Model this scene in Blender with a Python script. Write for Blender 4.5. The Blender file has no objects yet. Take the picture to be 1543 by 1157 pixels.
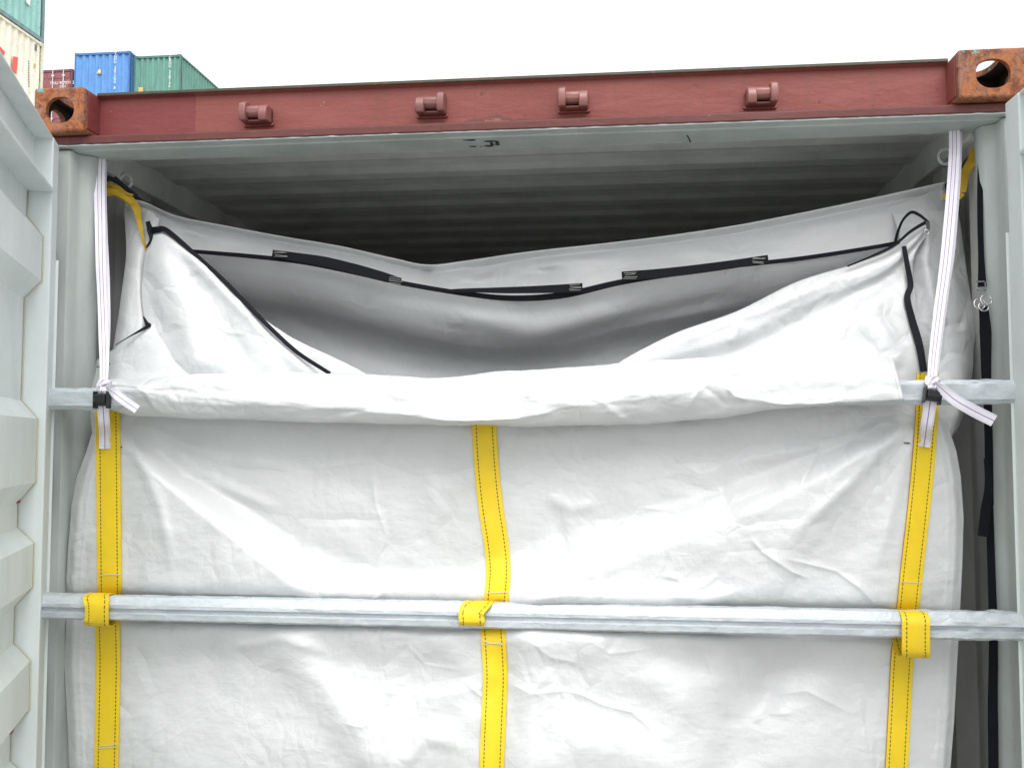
import bpy, bmesh, math, random
import numpy as np
from mathutils import Vector, Matrix, Euler
R = math.radians
random.seed(5); RNG = np.random.RandomState(11)
S = bpy.context.scene
C = S.collection

# ------------------------------------------------------------------ camera
F_PX, PW, PH = 1450.0, 1543.0, 1157.0
CAM = Vector((0.265, -2.333, 1.70))
cd = bpy.data.cameras.new('camera'); cam = bpy.data.objects.new('camera', cd); C.objects.link(cam)
cd.sensor_width = 36; cd.lens = F_PX / PW * 36; cd.clip_start = .05; cd.clip_end = 6000
cam.location = CAM; cam.rotation_euler = (R(90 + 3.4), 0, R(6.2))
S.camera = cam
CR = cam.rotation_euler.to_matrix()
S.render.resolution_x = 1024; S.render.resolution_y = 767

# ------------------------------------------------------------------ world, sun, exposure
W = bpy.data.worlds.new('World'); S.world = W; W.use_nodes = True
nt = W.node_tree; nt.nodes.clear()
out = nt.nodes.new('ShaderNodeOutputWorld'); bg = nt.nodes.new('ShaderNodeBackground')
sky = nt.nodes.new('ShaderNodeTexSky'); sky.sky_type = 'NISHITA'; sky.sun_disc = False
SUN_EL, SUN_AZ = 55, 165          # azimuth measured clockwise from +Y
sky.sun_elevation = R(SUN_EL); sky.sun_rotation = R(SUN_AZ)
sky.air_density = 1.0; sky.dust_density = 6.0; sky.ozone_density = 1.0
hs = nt.nodes.new('ShaderNodeHueSaturation'); hs.inputs['Saturation'].default_value = .12
mixw = nt.nodes.new('ShaderNodeMix'); mixw.data_type = 'RGBA'; mixw.inputs[0].default_value = .45
mixw.inputs[7].default_value = (12.5, 12.8, 12.9, 1)     # even cloud cover over the sky
nt.links.new(sky.outputs[0], hs.inputs['Color']); nt.links.new(hs.outputs[0], mixw.inputs[6])
nt.links.new(mixw.outputs[2], bg.inputs[0]); bg.inputs[1].default_value = .13
nt.links.new(bg.outputs[0], out.inputs[0])
sd = bpy.data.lights.new('sun', 'SUN'); sun = bpy.data.objects.new('sun', sd); C.objects.link(sun)
sd.energy = 1.5; sd.angle = R(50); sd.color = (1, .985, .96)
az, el = R(SUN_AZ), R(SUN_EL)
sv = Vector((math.sin(az) * math.cos(el), math.cos(az) * math.cos(el), math.sin(el)))
sun.rotation_euler = sv.to_track_quat('Z', 'Y').to_euler(); sun.location = (0, -5, 12)
S.view_settings.view_transform = 'Standard'; S.view_settings.look = 'None'
S.view_settings.gamma = 1; S.view_settings.exposure = 0.45
S.cycles.diffuse_bounces = 6; S.cycles.max_bounces = 8

# ------------------------------------------------------------------ helpers
def P(px, py, Y):
    """the point of the plane y = Y that stands at this spot of the survey picture"""
    d = CR @ Vector(((px - 771.5) / F_PX, (578.5 - py) / F_PX, -1))
    return CAM + d * ((Y - CAM.y) / d.y)

def Pn(px, py, Y):
    px = np.asarray(px, float); py = np.asarray(py, float); Y = np.asarray(Y, float)
    M = np.array(CR); v = np.stack([(px - 771.5) / F_PX, (578.5 - py) / F_PX, -np.ones_like(px + py)], -1)
    d = v @ M.T; t = (Y - CAM.y) / d[..., 1]
    return np.array(CAM) + d * t[..., None]

def smooth(a): a = np.clip(a, 0, 1); return a * a * (3 - 2 * a)

_perm = RNG.permutation(256); _perm = np.concatenate([_perm, _perm, _perm])
_gr = RNG.normal(size=(256, 2)); _gr /= np.linalg.norm(_gr, axis=1)[:, None]
def pnoise(x, y):
    xi = np.floor(x).astype(int); yi = np.floor(y).astype(int); xf = x - xi; yf = y - yi; xi &= 255; yi &= 255
    u = xf ** 3 * (xf * (xf * 6 - 15) + 10); v = yf ** 3 * (yf * (yf * 6 - 15) + 10)
    def g(i, j, dx, dy):
        k = _gr[_perm[_perm[xi + i] + yi + j]]; return k[..., 0] * dx + k[..., 1] * dy
    a = g(0, 0, xf, yf) * (1 - u) + g(1, 0, xf - 1, yf) * u
    b = g(0, 1, xf, yf - 1) * (1 - u) + g(1, 1, xf - 1, yf - 1) * u
    return (a * (1 - v) + b * v) * 1.5
def fbm(x, y, o=3):
    s = 0; a = 1
    for i in range(o): s = s + a * pnoise(x + 17.3 * i, y - 9.1 * i); x = x * 2.03; y = y * 2.03; a *= .5
    return s
def crumple(x, y):
    """sharp creases of stiff sheeting: folded noise, warped"""
    wx = x + .35 * pnoise(x * .7 + 5, y * .7); wy = y + .35 * pnoise(x * .7, y * .7 + 9)
    return (np.abs(pnoise(wx, wy)) * 1.0 + np.abs(pnoise(wx * 1.9 + 31, wy * 1.9)) * .5 + np.abs(pnoise(wx * 3.7, wy * 3.7 + 11)) * .25)
def polydist(px, py, pts):
    best = np.full(np.shape(px), 1e9); tt = np.zeros(np.shape(px)); sg = np.zeros(np.shape(px)); n = len(pts) - 1
    for i in range(n):
        (ax, ay), (bx, by) = pts[i], pts[i + 1]; dx, dy = bx - ax, by - ay; L = dx * dx + dy * dy
        t = np.clip(((px - ax) * dx + (py - ay) * dy) / L, 0, 1)
        d = np.hypot(px - ax - t * dx, py - ay - t * dy); m = d < best
        sg = np.where(m, np.sign((px - ax) * dy - (py - ay) * dx), sg)
        tt = np.where(m, (i + t) / n, tt); best = np.where(m, d, best)
    return best, tt, sg
def crease(px, py, pts, amp, w, soft=False):
    d, t, _ = polydist(px, py, pts)
    taper = smooth(t * 4 + .15) * smooth((1 - t) * 4 + .15)
    return amp * taper * (np.exp(-(d / w) ** 2) if soft else np.exp(-d / w))

def cat(pts, n):
    """Catmull-Rom through rows of an array, n samples"""
    p = np.asarray(pts, float); k = len(p)
    p = np.concatenate([[2 * p[0] - p[1]], p, [2 * p[-1] - p[-2]]])
    t = np.linspace(0, k - 1, n); i = np.minimum(t.astype(int), k - 2); f = (t - i).reshape((-1,) + (1,) * (p.ndim - 1))
    a, b, c, d = p[i], p[i + 1], p[i + 2], p[i + 3]
    return .5 * (2 * b + (c - a) * f + (2 * a - 5 * b + 4 * c - d) * f * f + (3 * b - a - 3 * c + d) * f ** 3)
def linr(pts, n):
    p = np.asarray(pts, float); s = np.concatenate([[0], np.cumsum(np.linalg.norm(np.diff(p[:, :2], axis=0), axis=1))])
    t = np.linspace(0, s[-1], n); return np.stack([np.interp(t, s, p[:, j]) for j in range(p.shape[1])], 1)

class MB:
    def __init__(s): s.v = []; s.f = []; s.uv = []
    def add(s, vs, fs, uvs=None):
        o = len(s.v); s.v += [tuple(v) for v in vs]; s.f += [tuple(i + o for i in f) for f in fs]
        s.uv += list(uvs) if uvs is not None else [(0, 0)] * len(vs); return s
    def box(s, a, b, T=None):
        x0, y0, z0 = a; x1, y1, z1 = b
        vs = [Vector(p) for p in ((x0,y0,z0),(x1,y0,z0),(x1,y1,z0),(x0,y1,z0),(x0,y0,z1),(x1,y0,z1),(x1,y1,z1),(x0,y1,z1))]
        if T: vs = [T(v) for v in vs]
        return s.add(vs, [(0,3,2,1),(4,5,6,7),(0,1,5,4),(1,2,6,5),(2,3,7,6),(3,0,4,7)])
    def prism(s, prof, fn, a, b):
        """closed outline prof swept from a to b, fn(p, t) gives the point"""
        n = len(prof); vs = [fn(p, a) for p in prof] + [fn(p, b) for p in prof]
        fs = [(i, (i + 1) % n, n + (i + 1) % n, n + i) for i in range(n)] + [tuple(range(n))[::-1], tuple(range(n, 2 * n))]
        return s.add(vs, fs)
    def tube(s, pts, r, n=10, caps=True):
        pts = [Vector(p) for p in pts]; rr = r if hasattr(r, '__len__') else [r] * len(pts); up = None; rings = []
        for i, p in enumerate(pts):
            t = (pts[min(i + 1, len(pts) - 1)] - pts[max(i - 1, 0)]).normalized()
            if up is None: up = t.orthogonal().normalized()
            up = (up - t * up.dot(t)).normalized(); bn = t.cross(up)
            rings.append([p + (up * math.cos(2 * math.pi * k / n) + bn * math.sin(2 * math.pi * k / n)) * rr[i] for k in range(n)])
        vs = [v for r_ in rings for v in r_]; fs = []
        for i in range(len(pts) - 1):
            for k in range(n): fs.append((i*n+k, i*n+(k+1)%n, (i+1)*n+(k+1)%n, (i+1)*n+k))
        if caps: fs += [tuple(range(n))[::-1], tuple(range((len(pts)-1)*n, len(pts)*n))]
        return s.add(vs, fs)
    def grid(s, G, uv=None):
        nv, nu = G.shape[:2]; vs = G.reshape(-1, 3).tolist()
        fs = [(j*nu+i, j*nu+i+1, (j+1)*nu+i+1, (j+1)*nu+i) for j in range(nv-1) for i in range(nu-1)]
        return s.add(vs, fs, None if uv is None else uv.reshape(-1, 2).tolist())
    def build(s, name, mat, parent=None, smooth_=False, bevel=0, solid=0, auto=None):
        me = bpy.data.meshes.new(name); me.from_pydata(s.v, [], s.f)
        if any(u != (0, 0) for u in s.uv[:50] + s.uv[-50:]):
            ul = me.uv_layers.new(name='uv'); a = np.array(s.uv, float)
            li = np.zeros(len(me.loops), int); me.loops.foreach_get('vertex_index', li); ul.data.foreach_set('uv', a[li].ravel())
        me.materials.append(mat); me.validate(); me.update()
        bm = bmesh.new(); bm.from_mesh(me)
        if not solid and not smooth_: bmesh.ops.recalc_face_normals(bm, faces=bm.faces)
        bm.to_mesh(me); bm.free()
        if smooth_: me.polygons.foreach_set('use_smooth', [True] * len(me.polygons))
        o = bpy.data.objects.new(name, me); C.objects.link(o)
        if parent: o.parent = parent
        if auto:
            me.polygons.foreach_set('use_smooth', [True] * len(me.polygons))
            me.set_sharp_from_angle(angle=R(auto))
        if bevel:
            m = o.modifiers.new('bevel', 'BEVEL'); m.width = bevel; m.segments = 2; m.limit_method = 'ANGLE'; m.angle_limit = R(40)
        if solid:
            m = o.modifiers.new('solid', 'SOLIDIFY'); m.thickness = solid; m.offset = 0
        return o

def tag(o, label=None, cat_=None, group=None, kind=None):
    if label: o['label'] = label
    if cat_: o['category'] = cat_
    if group: o['group'] = group
    if kind: o['kind'] = kind
    return o
def empty(name, loc, label, cat_, group=None):
    o = bpy.data.objects.new(name, None); C.objects.link(o); o.location = loc; o.empty_display_size = .1
    bpy.context.view_layer.update()
    return tag(o, label, cat_, group)
def kids(root):
    """children were built in world coordinates: keep them there"""
    bpy.context.view_layer.update()
    for o in list(C.objects):
        if o.parent is root: o.matrix_parent_inverse = Matrix.Translation(-root.location)

# ------------------------------------------------------------------ materials
def mat(name, col, rough=.5, metal=0, spec=.5):
    m = bpy.data.materials.new(name); m.use_nodes = True; b = m.node_tree.nodes['Principled BSDF']
    b.inputs['Base Color'].default_value = (*col, 1); b.inputs['Roughness'].default_value = rough
    b.inputs['Metallic'].default_value = metal; b.inputs['Specular IOR Level'].default_value = spec
    return m
class N:
    """small node-graph writer"""
    def __init__(s, m): s.m = m; s.t = m.node_tree; s.b = s.t.nodes['Principled BSDF']; s.o = s.t.nodes['Material Output']
    def n(s, ty, **kw):
        x = s.t.nodes.new('ShaderNode' + ty)
        for k, v in kw.items(): setattr(x, k, v)
        return x
    def l(s, a, b): s.t.links.new(a, b)
    def coord(s, kind='Object', scale=(1, 1, 1), loc=(0, 0, 0)):
        c = s.n('TexCoord'); mp = s.n('Mapping'); mp.inputs['Scale'].default_value = scale; mp.inputs['Location'].default_value = loc
        s.l(c.outputs[kind], mp.inputs[0]); return mp.outputs[0]
    def noise(s, vec, scale, detail=4, rough=.55, dist=0):
        x = s.n('TexNoise'); x.inputs['Scale'].default_value = scale; x.inputs['Detail'].default_value = detail
        x.inputs['Roughness'].default_value = rough; x.inputs['Distortion'].default_value = dist; s.l(vec, x.inputs['Vector']); return x.outputs[0]
    def ramp(s, fac, stops):
        r = s.n('ValToRGB'); e = r.color_ramp.elements
        while len(e) > 1: e.remove(e[-1])
        e[0].position = stops[0][0]; e[0].color = stops[0][1] if len(stops[0][1]) == 4 else (*stops[0][1], 1)
        for p, c in stops[1:]:
            q = e.new(p); q.color = c if len(c) == 4 else (*c, 1)
        s.l(fac, r.inputs[0]); return r.outputs[0]
    def mix(s, fac, a, b, mode='MIX'):
        x = s.n('Mix', data_type='RGBA', blend_type=mode)
        for k, v in ((0, fac), (6, a), (7, b)):
            if hasattr(v, 'links'): s.l(v, x.inputs[k])
            elif k == 0: x.inputs[0].default_value = v
            else: x.inputs[k].default_value = (*v, 1)
        return x.outputs[2]
    def math(s, op, a, b=0, c=None):
        x = s.n('Math', operation=op)
        for i, v in enumerate((a, b) if c is None else (a, b, c)):
            if hasattr(v, 'links'): s.l(v, x.inputs[i])
            else: x.inputs[i].default_value = v
        return x.outputs[0]
    def bump(s, h, strength, dist=.01, prev=None):
        x = s.n('Bump'); x.inputs['Strength'].default_value = strength; x.inputs['Distance'].default_value = dist
        s.l(h, x.inputs['Height'])
        if prev: s.l(prev, x.inputs['Normal'])
        return x.outputs[0]
    def sep(s, vec):
        x = s.n('SeparateXYZ'); s.l(vec, x.inputs[0]); return x.outputs
    def col(s, c): s.l(c, s.b.inputs['Base Color'])
    def nor(s, c): s.l(c, s.b.inputs['Normal'])
    def rgh(s, c): s.l(c, s.b.inputs['Roughness'])
G3 = lambda v: (v, v, v)

def painted(name, col, rust=.0, dirt=.25, rough=.42, bump=.15):
    m = mat(name, col, rough); g = N(m); c = g.coord()
    d = g.noise(g.coord(scale=(1, 1, .35)), 5, 6, .65)
    dirty = tuple(x * .55 + .015 for x in col)
    k = g.mix(g.ramp(d, [(.38, G3(0)), (.75, G3(dirt * 2.2))]), col, dirty)
    s = g.noise(c, 60, 4, .7); k = g.mix(g.ramp(s, [(.66, G3(0)), (.72, G3(.35))]), k, tuple(x * .7 for x in col))
    if rust:
        r = g.noise(c, 9, 8, .7, .4)
        k = g.mix(g.ramp(r, [(.62 - rust * .25, G3(0)), (.72 - rust * .25, G3(.95))]), k, (.16, .055, .025))
    g.col(k); g.nor(g.bump(g.noise(c, 120, 3, .6), bump, .002, g.bump(g.noise(c, 6, 2), .25, .01)))
    g.rgh(g.ramp(d, [(.3, G3(rough)), (.8, G3(min(1, rough + .25)))]))
    return m

M = {}
M['grey_paint'] = painted('grey_paint', (.68, .735, .73), 0, .16, .38)
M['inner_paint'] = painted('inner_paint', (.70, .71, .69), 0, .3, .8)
M['inner_paint_shaded'] = painted('inner_paint_shaded', (.50, .50, .485), 0, .35, .7)  # same paint as the roof, darkened to carry the shade on the side walls
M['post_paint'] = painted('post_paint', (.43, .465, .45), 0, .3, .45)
# red header paint: rust and grime creeping up from the lower edge, an older darker coat at its left end
m = mat('red_paint', (.36, .1, .085), .45, 0, .22); g = N(m); c = g.coord(); xyz = g.sep(c)
big = g.noise(g.coord(scale=(1, 1, 2.5)), 3.5, 5, .6); fine = g.noise(c, 55, 5, .7)
k = g.mix(g.ramp(big, [(.35, G3(0)), (.7, G3(.7))]), (.205, .058, .050), (.26, .085, .075))
left = g.math('GREATER_THAN', g.math('ADD', g.math('MULTIPLY', xyz[0], -1), g.math('MULTIPLY', fine, .012)), .836)
k = g.mix(g.math('MULTIPLY', left, .75), k, (.165, .036, .037))
low = g.math('SUBTRACT', g.math('ADD', 2.493, g.math('MULTIPLY', g.noise(g.coord(scale=(6, 1, 3)), 3, 6, .7), .028)), xyz[2])
k = g.mix(g.ramp(low, [(.0, G3(0)), (.009, G3(.75))]), k, (.085, .032, .030))
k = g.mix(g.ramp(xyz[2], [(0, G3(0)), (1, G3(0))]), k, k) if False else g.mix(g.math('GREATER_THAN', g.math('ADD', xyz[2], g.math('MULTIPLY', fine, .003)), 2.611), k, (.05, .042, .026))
k = g.mix(g.ramp(fine, [(.64, G3(0)), (.7, G3(.5))]), k, (.13, .035, .03))
run = g.noise(g.coord(scale=(14, 1, .8)), 3, 5, .65)
k = g.mix(g.ramp(run, [(.55, G3(0)), (.72, G3(.55))]), k, (.16, .065, .048))
k = g.mix(g.ramp(g.noise(g.coord(loc=(3, 3, 3)), 30, 6, .75), [(.70, G3(0)), (.72, G3(.8))]), k, (.40, .26, .23))
k = g.mix(g.ramp(g.noise(g.coord(loc=(9, 3, 3)), 11, 8, .75), [(.66, G3(0)), (.68, G3(.85))]), k, (.10, .04, .025))
# rubbed rusty patch near the middle of the lower edge
px_ = g.math('ABSOLUTE', g.math('SUBTRACT', xyz[0], -.035)); pz_ = g.math('ABSOLUTE', g.math('SUBTRACT', xyz[2], 2.508))
dd = g.math('ADD', g.math('MULTIPLY', px_, 8), g.math('MULTIPLY', pz_, 38)); dd = g.math('MULTIPLY', g.math('ADD', dd, g.math('MULTIPLY', g.noise(c, 24, 5, .7), 1.6)), .68)
k = g.mix(g.ramp(dd, [(.98, G3(.85)), (1.0, G3(0))]), k, (.12, .055, .05))
k = g.mix(g.ramp(g.math('ADD', dd, g.math('MULTIPLY', fine, .6)), [(.96, G3(.6)), (1.0, G3(0))]), k, (.4, .14, .08))
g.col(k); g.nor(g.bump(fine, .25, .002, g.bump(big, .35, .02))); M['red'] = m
# rusty casting steel
m = mat('rusty_steel', (.3, .1, .04), .85, 0, .25); g = N(m); c = g.coord()
a = g.noise(c, 16, 8, .65, .6); b2 = g.noise(c, 45, 6, .7)
k = g.ramp(a, [(.30, (.10, .04, .03)), (.40, (.26, .085, .035)), (.47, (.34, .13, .055)), (.54, (.20, .095, .065)), (.62, (.30, .15, .10)), (.72, (.15, .07, .055))])
k = g.mix(g.ramp(b2, [(.5, G3(0)), (.62, G3(.8))]), k, (.11, .04, .028))
zz = g.sep(c)[2]; gr = g.math('MULTIPLY', g.math('GREATER_THAN', zz, 2.604), g.math('GREATER_THAN', g.noise(c, 9, 5, .7), .6))
k = g.mix(gr, k, (.12, .32, .30))
g.col(k); g.nor(g.bump(b2, .6, .004, g.bump(a, .5, .01))); M['rust'] = m
m = painted('red_old', (.27, .062, .052), .25, .5, .5); M['red_old'] = m
M['cam_red'] = painted('cam_red', (.25, .095, .085), .3, .6, .28)
# white woven polyethylene sheeting
def sheet_mat(name, col, trans=.22, rough=.36, weave=.25, crs=.5, sc=1):
    m = mat(name, col, rough, 0, .7); g = N(m); c = g.coord()
    n1 = g.noise(g.coord(scale=(1, 1, 1)), 7 * sc, 5, .6, 1.2); n2 = g.noise(g.coord(scale=(1, 1, .6)), 24 * sc, 4, .6, .8)
    vor = g.n('TexVoronoi', feature='DISTANCE_TO_EDGE'); vor.inputs['Scale'].default_value = 9 * sc
    warp = g.n('VectorMath', operation='ADD'); nn = g.n('TexNoise'); nn.inputs['Scale'].default_value = 5; g.l(c, nn.inputs['Vector'])
    g.l(c, warp.inputs[0]); sca = g.n('VectorMath', operation='SCALE'); sca.inputs['Scale'].default_value = .25; g.l(nn.outputs['Color'], sca.inputs[0]); g.l(sca.outputs[0], warp.inputs[1])
    g.l(warp.outputs[0], vor.inputs['Vector'])
    ce = g.ramp(vor.outputs['Distance'], [(0, G3(1)), (.035, G3(0))])
    ce = g.math('MULTIPLY', ce, g.ramp(g.noise(c, 4, 3), [(.45, G3(0)), (.62, G3(1))]))
    w1 = g.n('TexWave', wave_type='BANDS', bands_direction='Z'); w1.inputs['Scale'].default_value = 130; w1.inputs['Distortion'].default_value = 1.2; w1.inputs['Detail'].default_value = 1
    w2 = g.n('TexWave', wave_type='BANDS', bands_direction='X'); w2.inputs['Scale'].default_value = 110; w2.inputs['Distortion'].default_value = 1.2; w2.inputs['Detail'].default_value = 1
    g.l(c, w1.inputs[0]); g.l(c, w2.inputs[0])
    wv = g.math('ADD', w1.outputs[1], w2.outputs[1])
    nb = g.bump(n1, crs * .45, .02); nb = g.bump(n2, crs * .30, .006, nb); nb = g.bump(ce, crs * .35, .003, nb); nb = g.bump(wv, weave, .0006, nb)
    def facets(scl, off, sc_, wob, wid, lo, hi):
        """straight creases between flat facets, in patches"""
        v = g.coord(scale=scl, loc=off); t_ = g.n('TexNoise'); t_.inputs['Scale'].default_value = 4; t_.inputs['Detail'].default_value = 3; g.l(v, t_.inputs['Vector'])
        q = g.n('VectorMath', operation='SCALE'); q.inputs['Scale'].default_value = wob; g.l(t_.outputs['Color'], q.inputs[0])
        w_ = g.n('VectorMath', operation='ADD'); g.l(v, w_.inputs[0]); g.l(q.outputs[0], w_.inputs[1])
        x = g.n('TexVoronoi', feature='DISTANCE_TO_EDGE'); x.inputs['Scale'].default_value = sc_; g.l(w_.outputs[0], x.inputs['Vector'])
        return g.math('MULTIPLY', g.math('MINIMUM', x.outputs['Distance'], wid), g.ramp(g.noise(g.coord(loc=(sc_, 3, 1)), 3.0, 2), [(lo, G3(.0)), (hi, G3(1))]))
    nb = g.bump(facets((1, 1, 1.4), (0, 0, 0), 6 * sc, .10, .16, .44, .62), crs * 1.0, .05, nb)
    nb = g.bump(facets((1.5, 1, 1), (7, 0, 2), 13 * sc, .06, .2, .46, .64), crs * .8, .03, nb)
    nb = g.bump(g.noise(g.coord(scale=(1.2, 1, 22)), 9, 3, .6), .10, .004, nb)
    g.nor(nb)
    k = g.mix(g.ramp(n2, [(.35, G3(0)), (.75, G3(.12))]), col, tuple(x * .86 for x in col))
    strk = g.noise(g.coord(scale=(2, 2, 60)), 6, 3, .6)
    k = g.mix(g.ramp(strk, [(.4, G3(0)), (.8, G3(.10))]), k, tuple(x * .8 for x in col)); g.col(k)
    tr = g.n('BsdfTranslucent'); tr.inputs['Color'].default_value = (.86, .88, .9, 1); g.l(nb, tr.inputs['Normal'])
    mx = g.n('MixShader'); mx.inputs[0].default_value = trans
    g.l(g.b.outputs[0], mx.inputs[1]); g.l(tr.outputs[0], mx.inputs[2]); g.l(mx.outputs[0], g.o.inputs[0])
    return m
M['sheet'] = sheet_mat('white_sheeting', (.75, .76, .765), rough=.31, crs=.4)
M['sheet_in'] = sheet_mat('white_sheeting_inner', (.86, .87, .875), .4, .5, .3, .4)
# yellow webbing, u across 0..1, v in metres
def webbing(name, base, stitch, xs, dark=.7, twill=True, line=None):
    m = mat(name, base, .55); g = N(m); uv = g.coord('UV'); s = g.sep(uv); u, v = s[0], s[1]
    k = base
    if twill:
        t = g.math('FRACT', g.math('ADD', g.math('MULTIPLY', v, 165), g.math('MULTIPLY', u, -7.0)))
        tw = g.math('ABSOLUTE', g.math('SUBTRACT', t, .5)); k = g.mix(g.ramp(tw, [(.05, G3(.45)), (.35, G3(0))]), k, tuple(x * dark for x in base))
        hgt = tw
    else:
        t = g.math('FRACT', g.math('MULTIPLY', v, 300)); hgt = g.math('ABSOLUTE', g.math('SUBTRACT', t, .5))
        k = g.mix(g.math('MULTIPLY', hgt, .25), k, tuple(x * .8 for x in base))
    big = g.noise(g.coord('UV', scale=(.4, 6, 1)), 4, 4); k = g.mix(g.ramp(big, [(.4, G3(0)), (.8, G3(.35))]), k, tuple(x * .75 for x in base))
    for x0, hw, colr, dash in xs:
        a = g.math('LESS_THAN', g.math('ABSOLUTE', g.math('SUBTRACT', u, x0)), hw)
        if dash: a = g.math('MULTIPLY', a, g.math('LESS_THAN', g.math('FRACT', g.math('MULTIPLY', v, 1 / dash)), .68))
        k = g.mix(a, k, colr)
    g.col(k); g.nor(g.bump(hgt, .5, .0012)); return m
YEL = (.86, .60, .012)
M['yellow'] = webbing('yellow_webbing', YEL, 1, [(.17, .022, (.10, .075, .01), .0095), (.83, .022, (.10, .075, .01), .0095)])
M['yellow_plain'] = webbing('yellow_webbing_plain', (.62, .40, .02), 1, [])
M['yellow_red'] = webbing('yellow_webbing_red_edge', YEL, 1, [(.17, .022, (.10, .075, .01), .0095), (.83, .022, (.10, .075, .01), .0095), (.012, .012, (.35, .08, .05), 0)])
M['tape'] = webbing('white_tape', (.80, .77, .86), 1, [(.5, .035, (.22, .10, .22), 0), (.09, .02, (.55, .5, .62), 0), (.91, .02, (.55, .5, .62), 0)], twill=False)
M['tape2'] = webbing('white_tape_double', (.80, .77, .86), 1, [(.34, .028, (.25, .12, .26), 0), (.68, .028, (.25, .12, .26), 0), (.5, .012, (.5, .46, .56), 0)], twill=False)
M['zip'] = webbing('black_zip', (.008, .009, .014), 1, [], twill=False); M['zip'].node_tree.nodes['Principled BSDF'].inputs['Specular IOR Level'].default_value = .15
M['velcro'] = mat('velcro', (.016, .018, .021), .9, 0, .15); g = N(M['velcro']); g.nor(g.bump(g.noise(g.coord(), 600, 2), .6, .002))
M['thread'] = mat('thread', (.62, .62, .58), .7); M['dark_thread'] = mat('dark_thread', (.04, .04, .05), .7)
M['plastic'] = mat('black_plastic', (.012, .013, .016), .3)
M['rubber'] = mat('dark_rubber', (.03, .033, .032), .6)
M['chrome'] = mat('plated_wire', (.6, .6, .6), .25, 1)
M['cord'] = mat('black_cord', (.015, .016, .022), .7)
M['black_web'] = mat('black_webbing', (.008, .009, .012), .9, 0, .1)
# bars wrapped in thin clear plastic over galvanised steel
m = mat('wrapped_steel', (.56, .63, .68), .32, .0, .6); g = N(m)
w = g.noise(g.coord(scale=(.6, 1, 1)), 22, 6, .65, 1.5); w2 = g.noise(g.coord(scale=(.3, 1, 1)), 60, 4, .6, 1)
cr = g.math('ABSOLUTE', g.math('SUBTRACT', g.noise(g.coord(scale=(.5, 1, 1)), 12, 3, .5, 2), .5))
g.nor(g.bump(w2, .12, .003, g.bump(w, .28, .01, g.bump(cr, .5, .012))))
g.col(g.mix(g.ramp(w, [(.35, G3(0)), (.7, G3(.8))]), (.46, .50, .53), (.58, .62, .65)))
g.rgh(g.ramp(w2, [(.3, G3(.16)), (.7, G3(.5))])); M['wrap'] = m
# concrete yard
m = mat('concrete', (.33, .32, .30), .9); g = N(m); c = g.coord(); a = g.noise(c, .5, 8, .65); b2 = g.noise(c, 14, 6, .7)
k = g.mix(g.ramp(a, [(.35, G3(0)), (.7, G3(1))]), (.27, .265, .25), (.37, .36, .34)); k = g.mix(g.ramp(b2, [(.4, G3(0)), (.75, G3(.5))]), k, (.2, .195, .19))
g.col(k); g.nor(g.bump(b2, .4, .01)); M['concrete'] = m
M['wood_floor'] = painted('plywood_floor', (.16, .09, .05), 0, .5, .6)

M['dirt'] = painted('shaded_steel', (.035, .022, .018), .1, .4, .9)  # near-black steel: shade painted into the hollow of the corner castings
# ------------------------------------------------------------------ the yard
gm = MB(); gm.add([(-3000, -3000, 0), (3000, -3000, 0), (3000, 3000, 0), (-3000, 3000, 0)], [(0, 1, 2, 3)])
tag(gm.build('ground', M['concrete']), kind='structure')

# ------------------------------------------------------------------ the open container
XL, XR = -1.235, 1.228; XC = (XL + XR) / 2; HW = (XR - XL) / 2; ZC = 1.7245
mir = lambda x: 2 * XC - x
box = empty('shipping_container', (XC, 3, 0), 'open container with red header beam and pale grey doors, holding the white liner', 'container')
fx = lambda p, x: Vector((x, p[0], ZC + p[1]))
hb = MB()
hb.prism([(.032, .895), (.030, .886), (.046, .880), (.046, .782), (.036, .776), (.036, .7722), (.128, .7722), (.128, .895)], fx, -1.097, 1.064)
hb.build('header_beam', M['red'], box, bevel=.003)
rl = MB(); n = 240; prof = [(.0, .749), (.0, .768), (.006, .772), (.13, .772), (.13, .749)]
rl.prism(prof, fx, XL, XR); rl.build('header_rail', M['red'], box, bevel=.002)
# grey painted underside with its small rebate; the paint line wanders a little
lip = MB(); n = 300; xs = np.linspace(XL, XR, n); e = .0035 + .0025 * pnoise(xs * 30, xs * 0) + .002 * np.abs(pnoise(xs * 90, xs * 0 + 3))
sec = [(None, .7488), (None, .745), (.034, .744), (.037, .7405), (.125, .7395), (.125, .7488)]
Gr = np.zeros((n, len(sec), 3))
for i, x in enumerate(xs):
    for j, (y, z) in enumerate(sec): Gr[i, j] = (x, e[i] if y is None else y, ZC + z)
lip.grid(Gr); lip.build('header_lip', M['post_paint'], box)
sc = MB()      # scuffed black marks on the lip
for (x0, y0, x1, y1) in ((-.118, .045, -.085, .05), (-.112, .098, -.09, .103), (-.082, .1, -.078, .104), (-.068, .06, -.03, .066), (-.072, .097, -.045, .104), (-.055, .07, -.045, .098), (-.04, .066, -.028, .08), (-.045, .085, -.03, .095)):
    k = 8; pts = []
    for a in range(k):
        t = 2 * math.pi * a / k; pts.append(((x0 + x1) / 2 + (x1 - x0) * .5 * math.cos(t) * random.uniform(.7, 1.15), (y0 + y1) / 2 + (y1 - y0) * .7 * math.sin(t) * random.uniform(.6, 1.4), ZC + .7383))
    sc.add(pts + [(p[0], p[1], p[2] + .0006) for p in pts], [tuple(range(k))[::-1]] + [(a, (a + 1) % k, k + (a + 1) % k, k + a) for a in range(k)])
sc.build('paint_scuff', M['rubber'], box)
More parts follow.
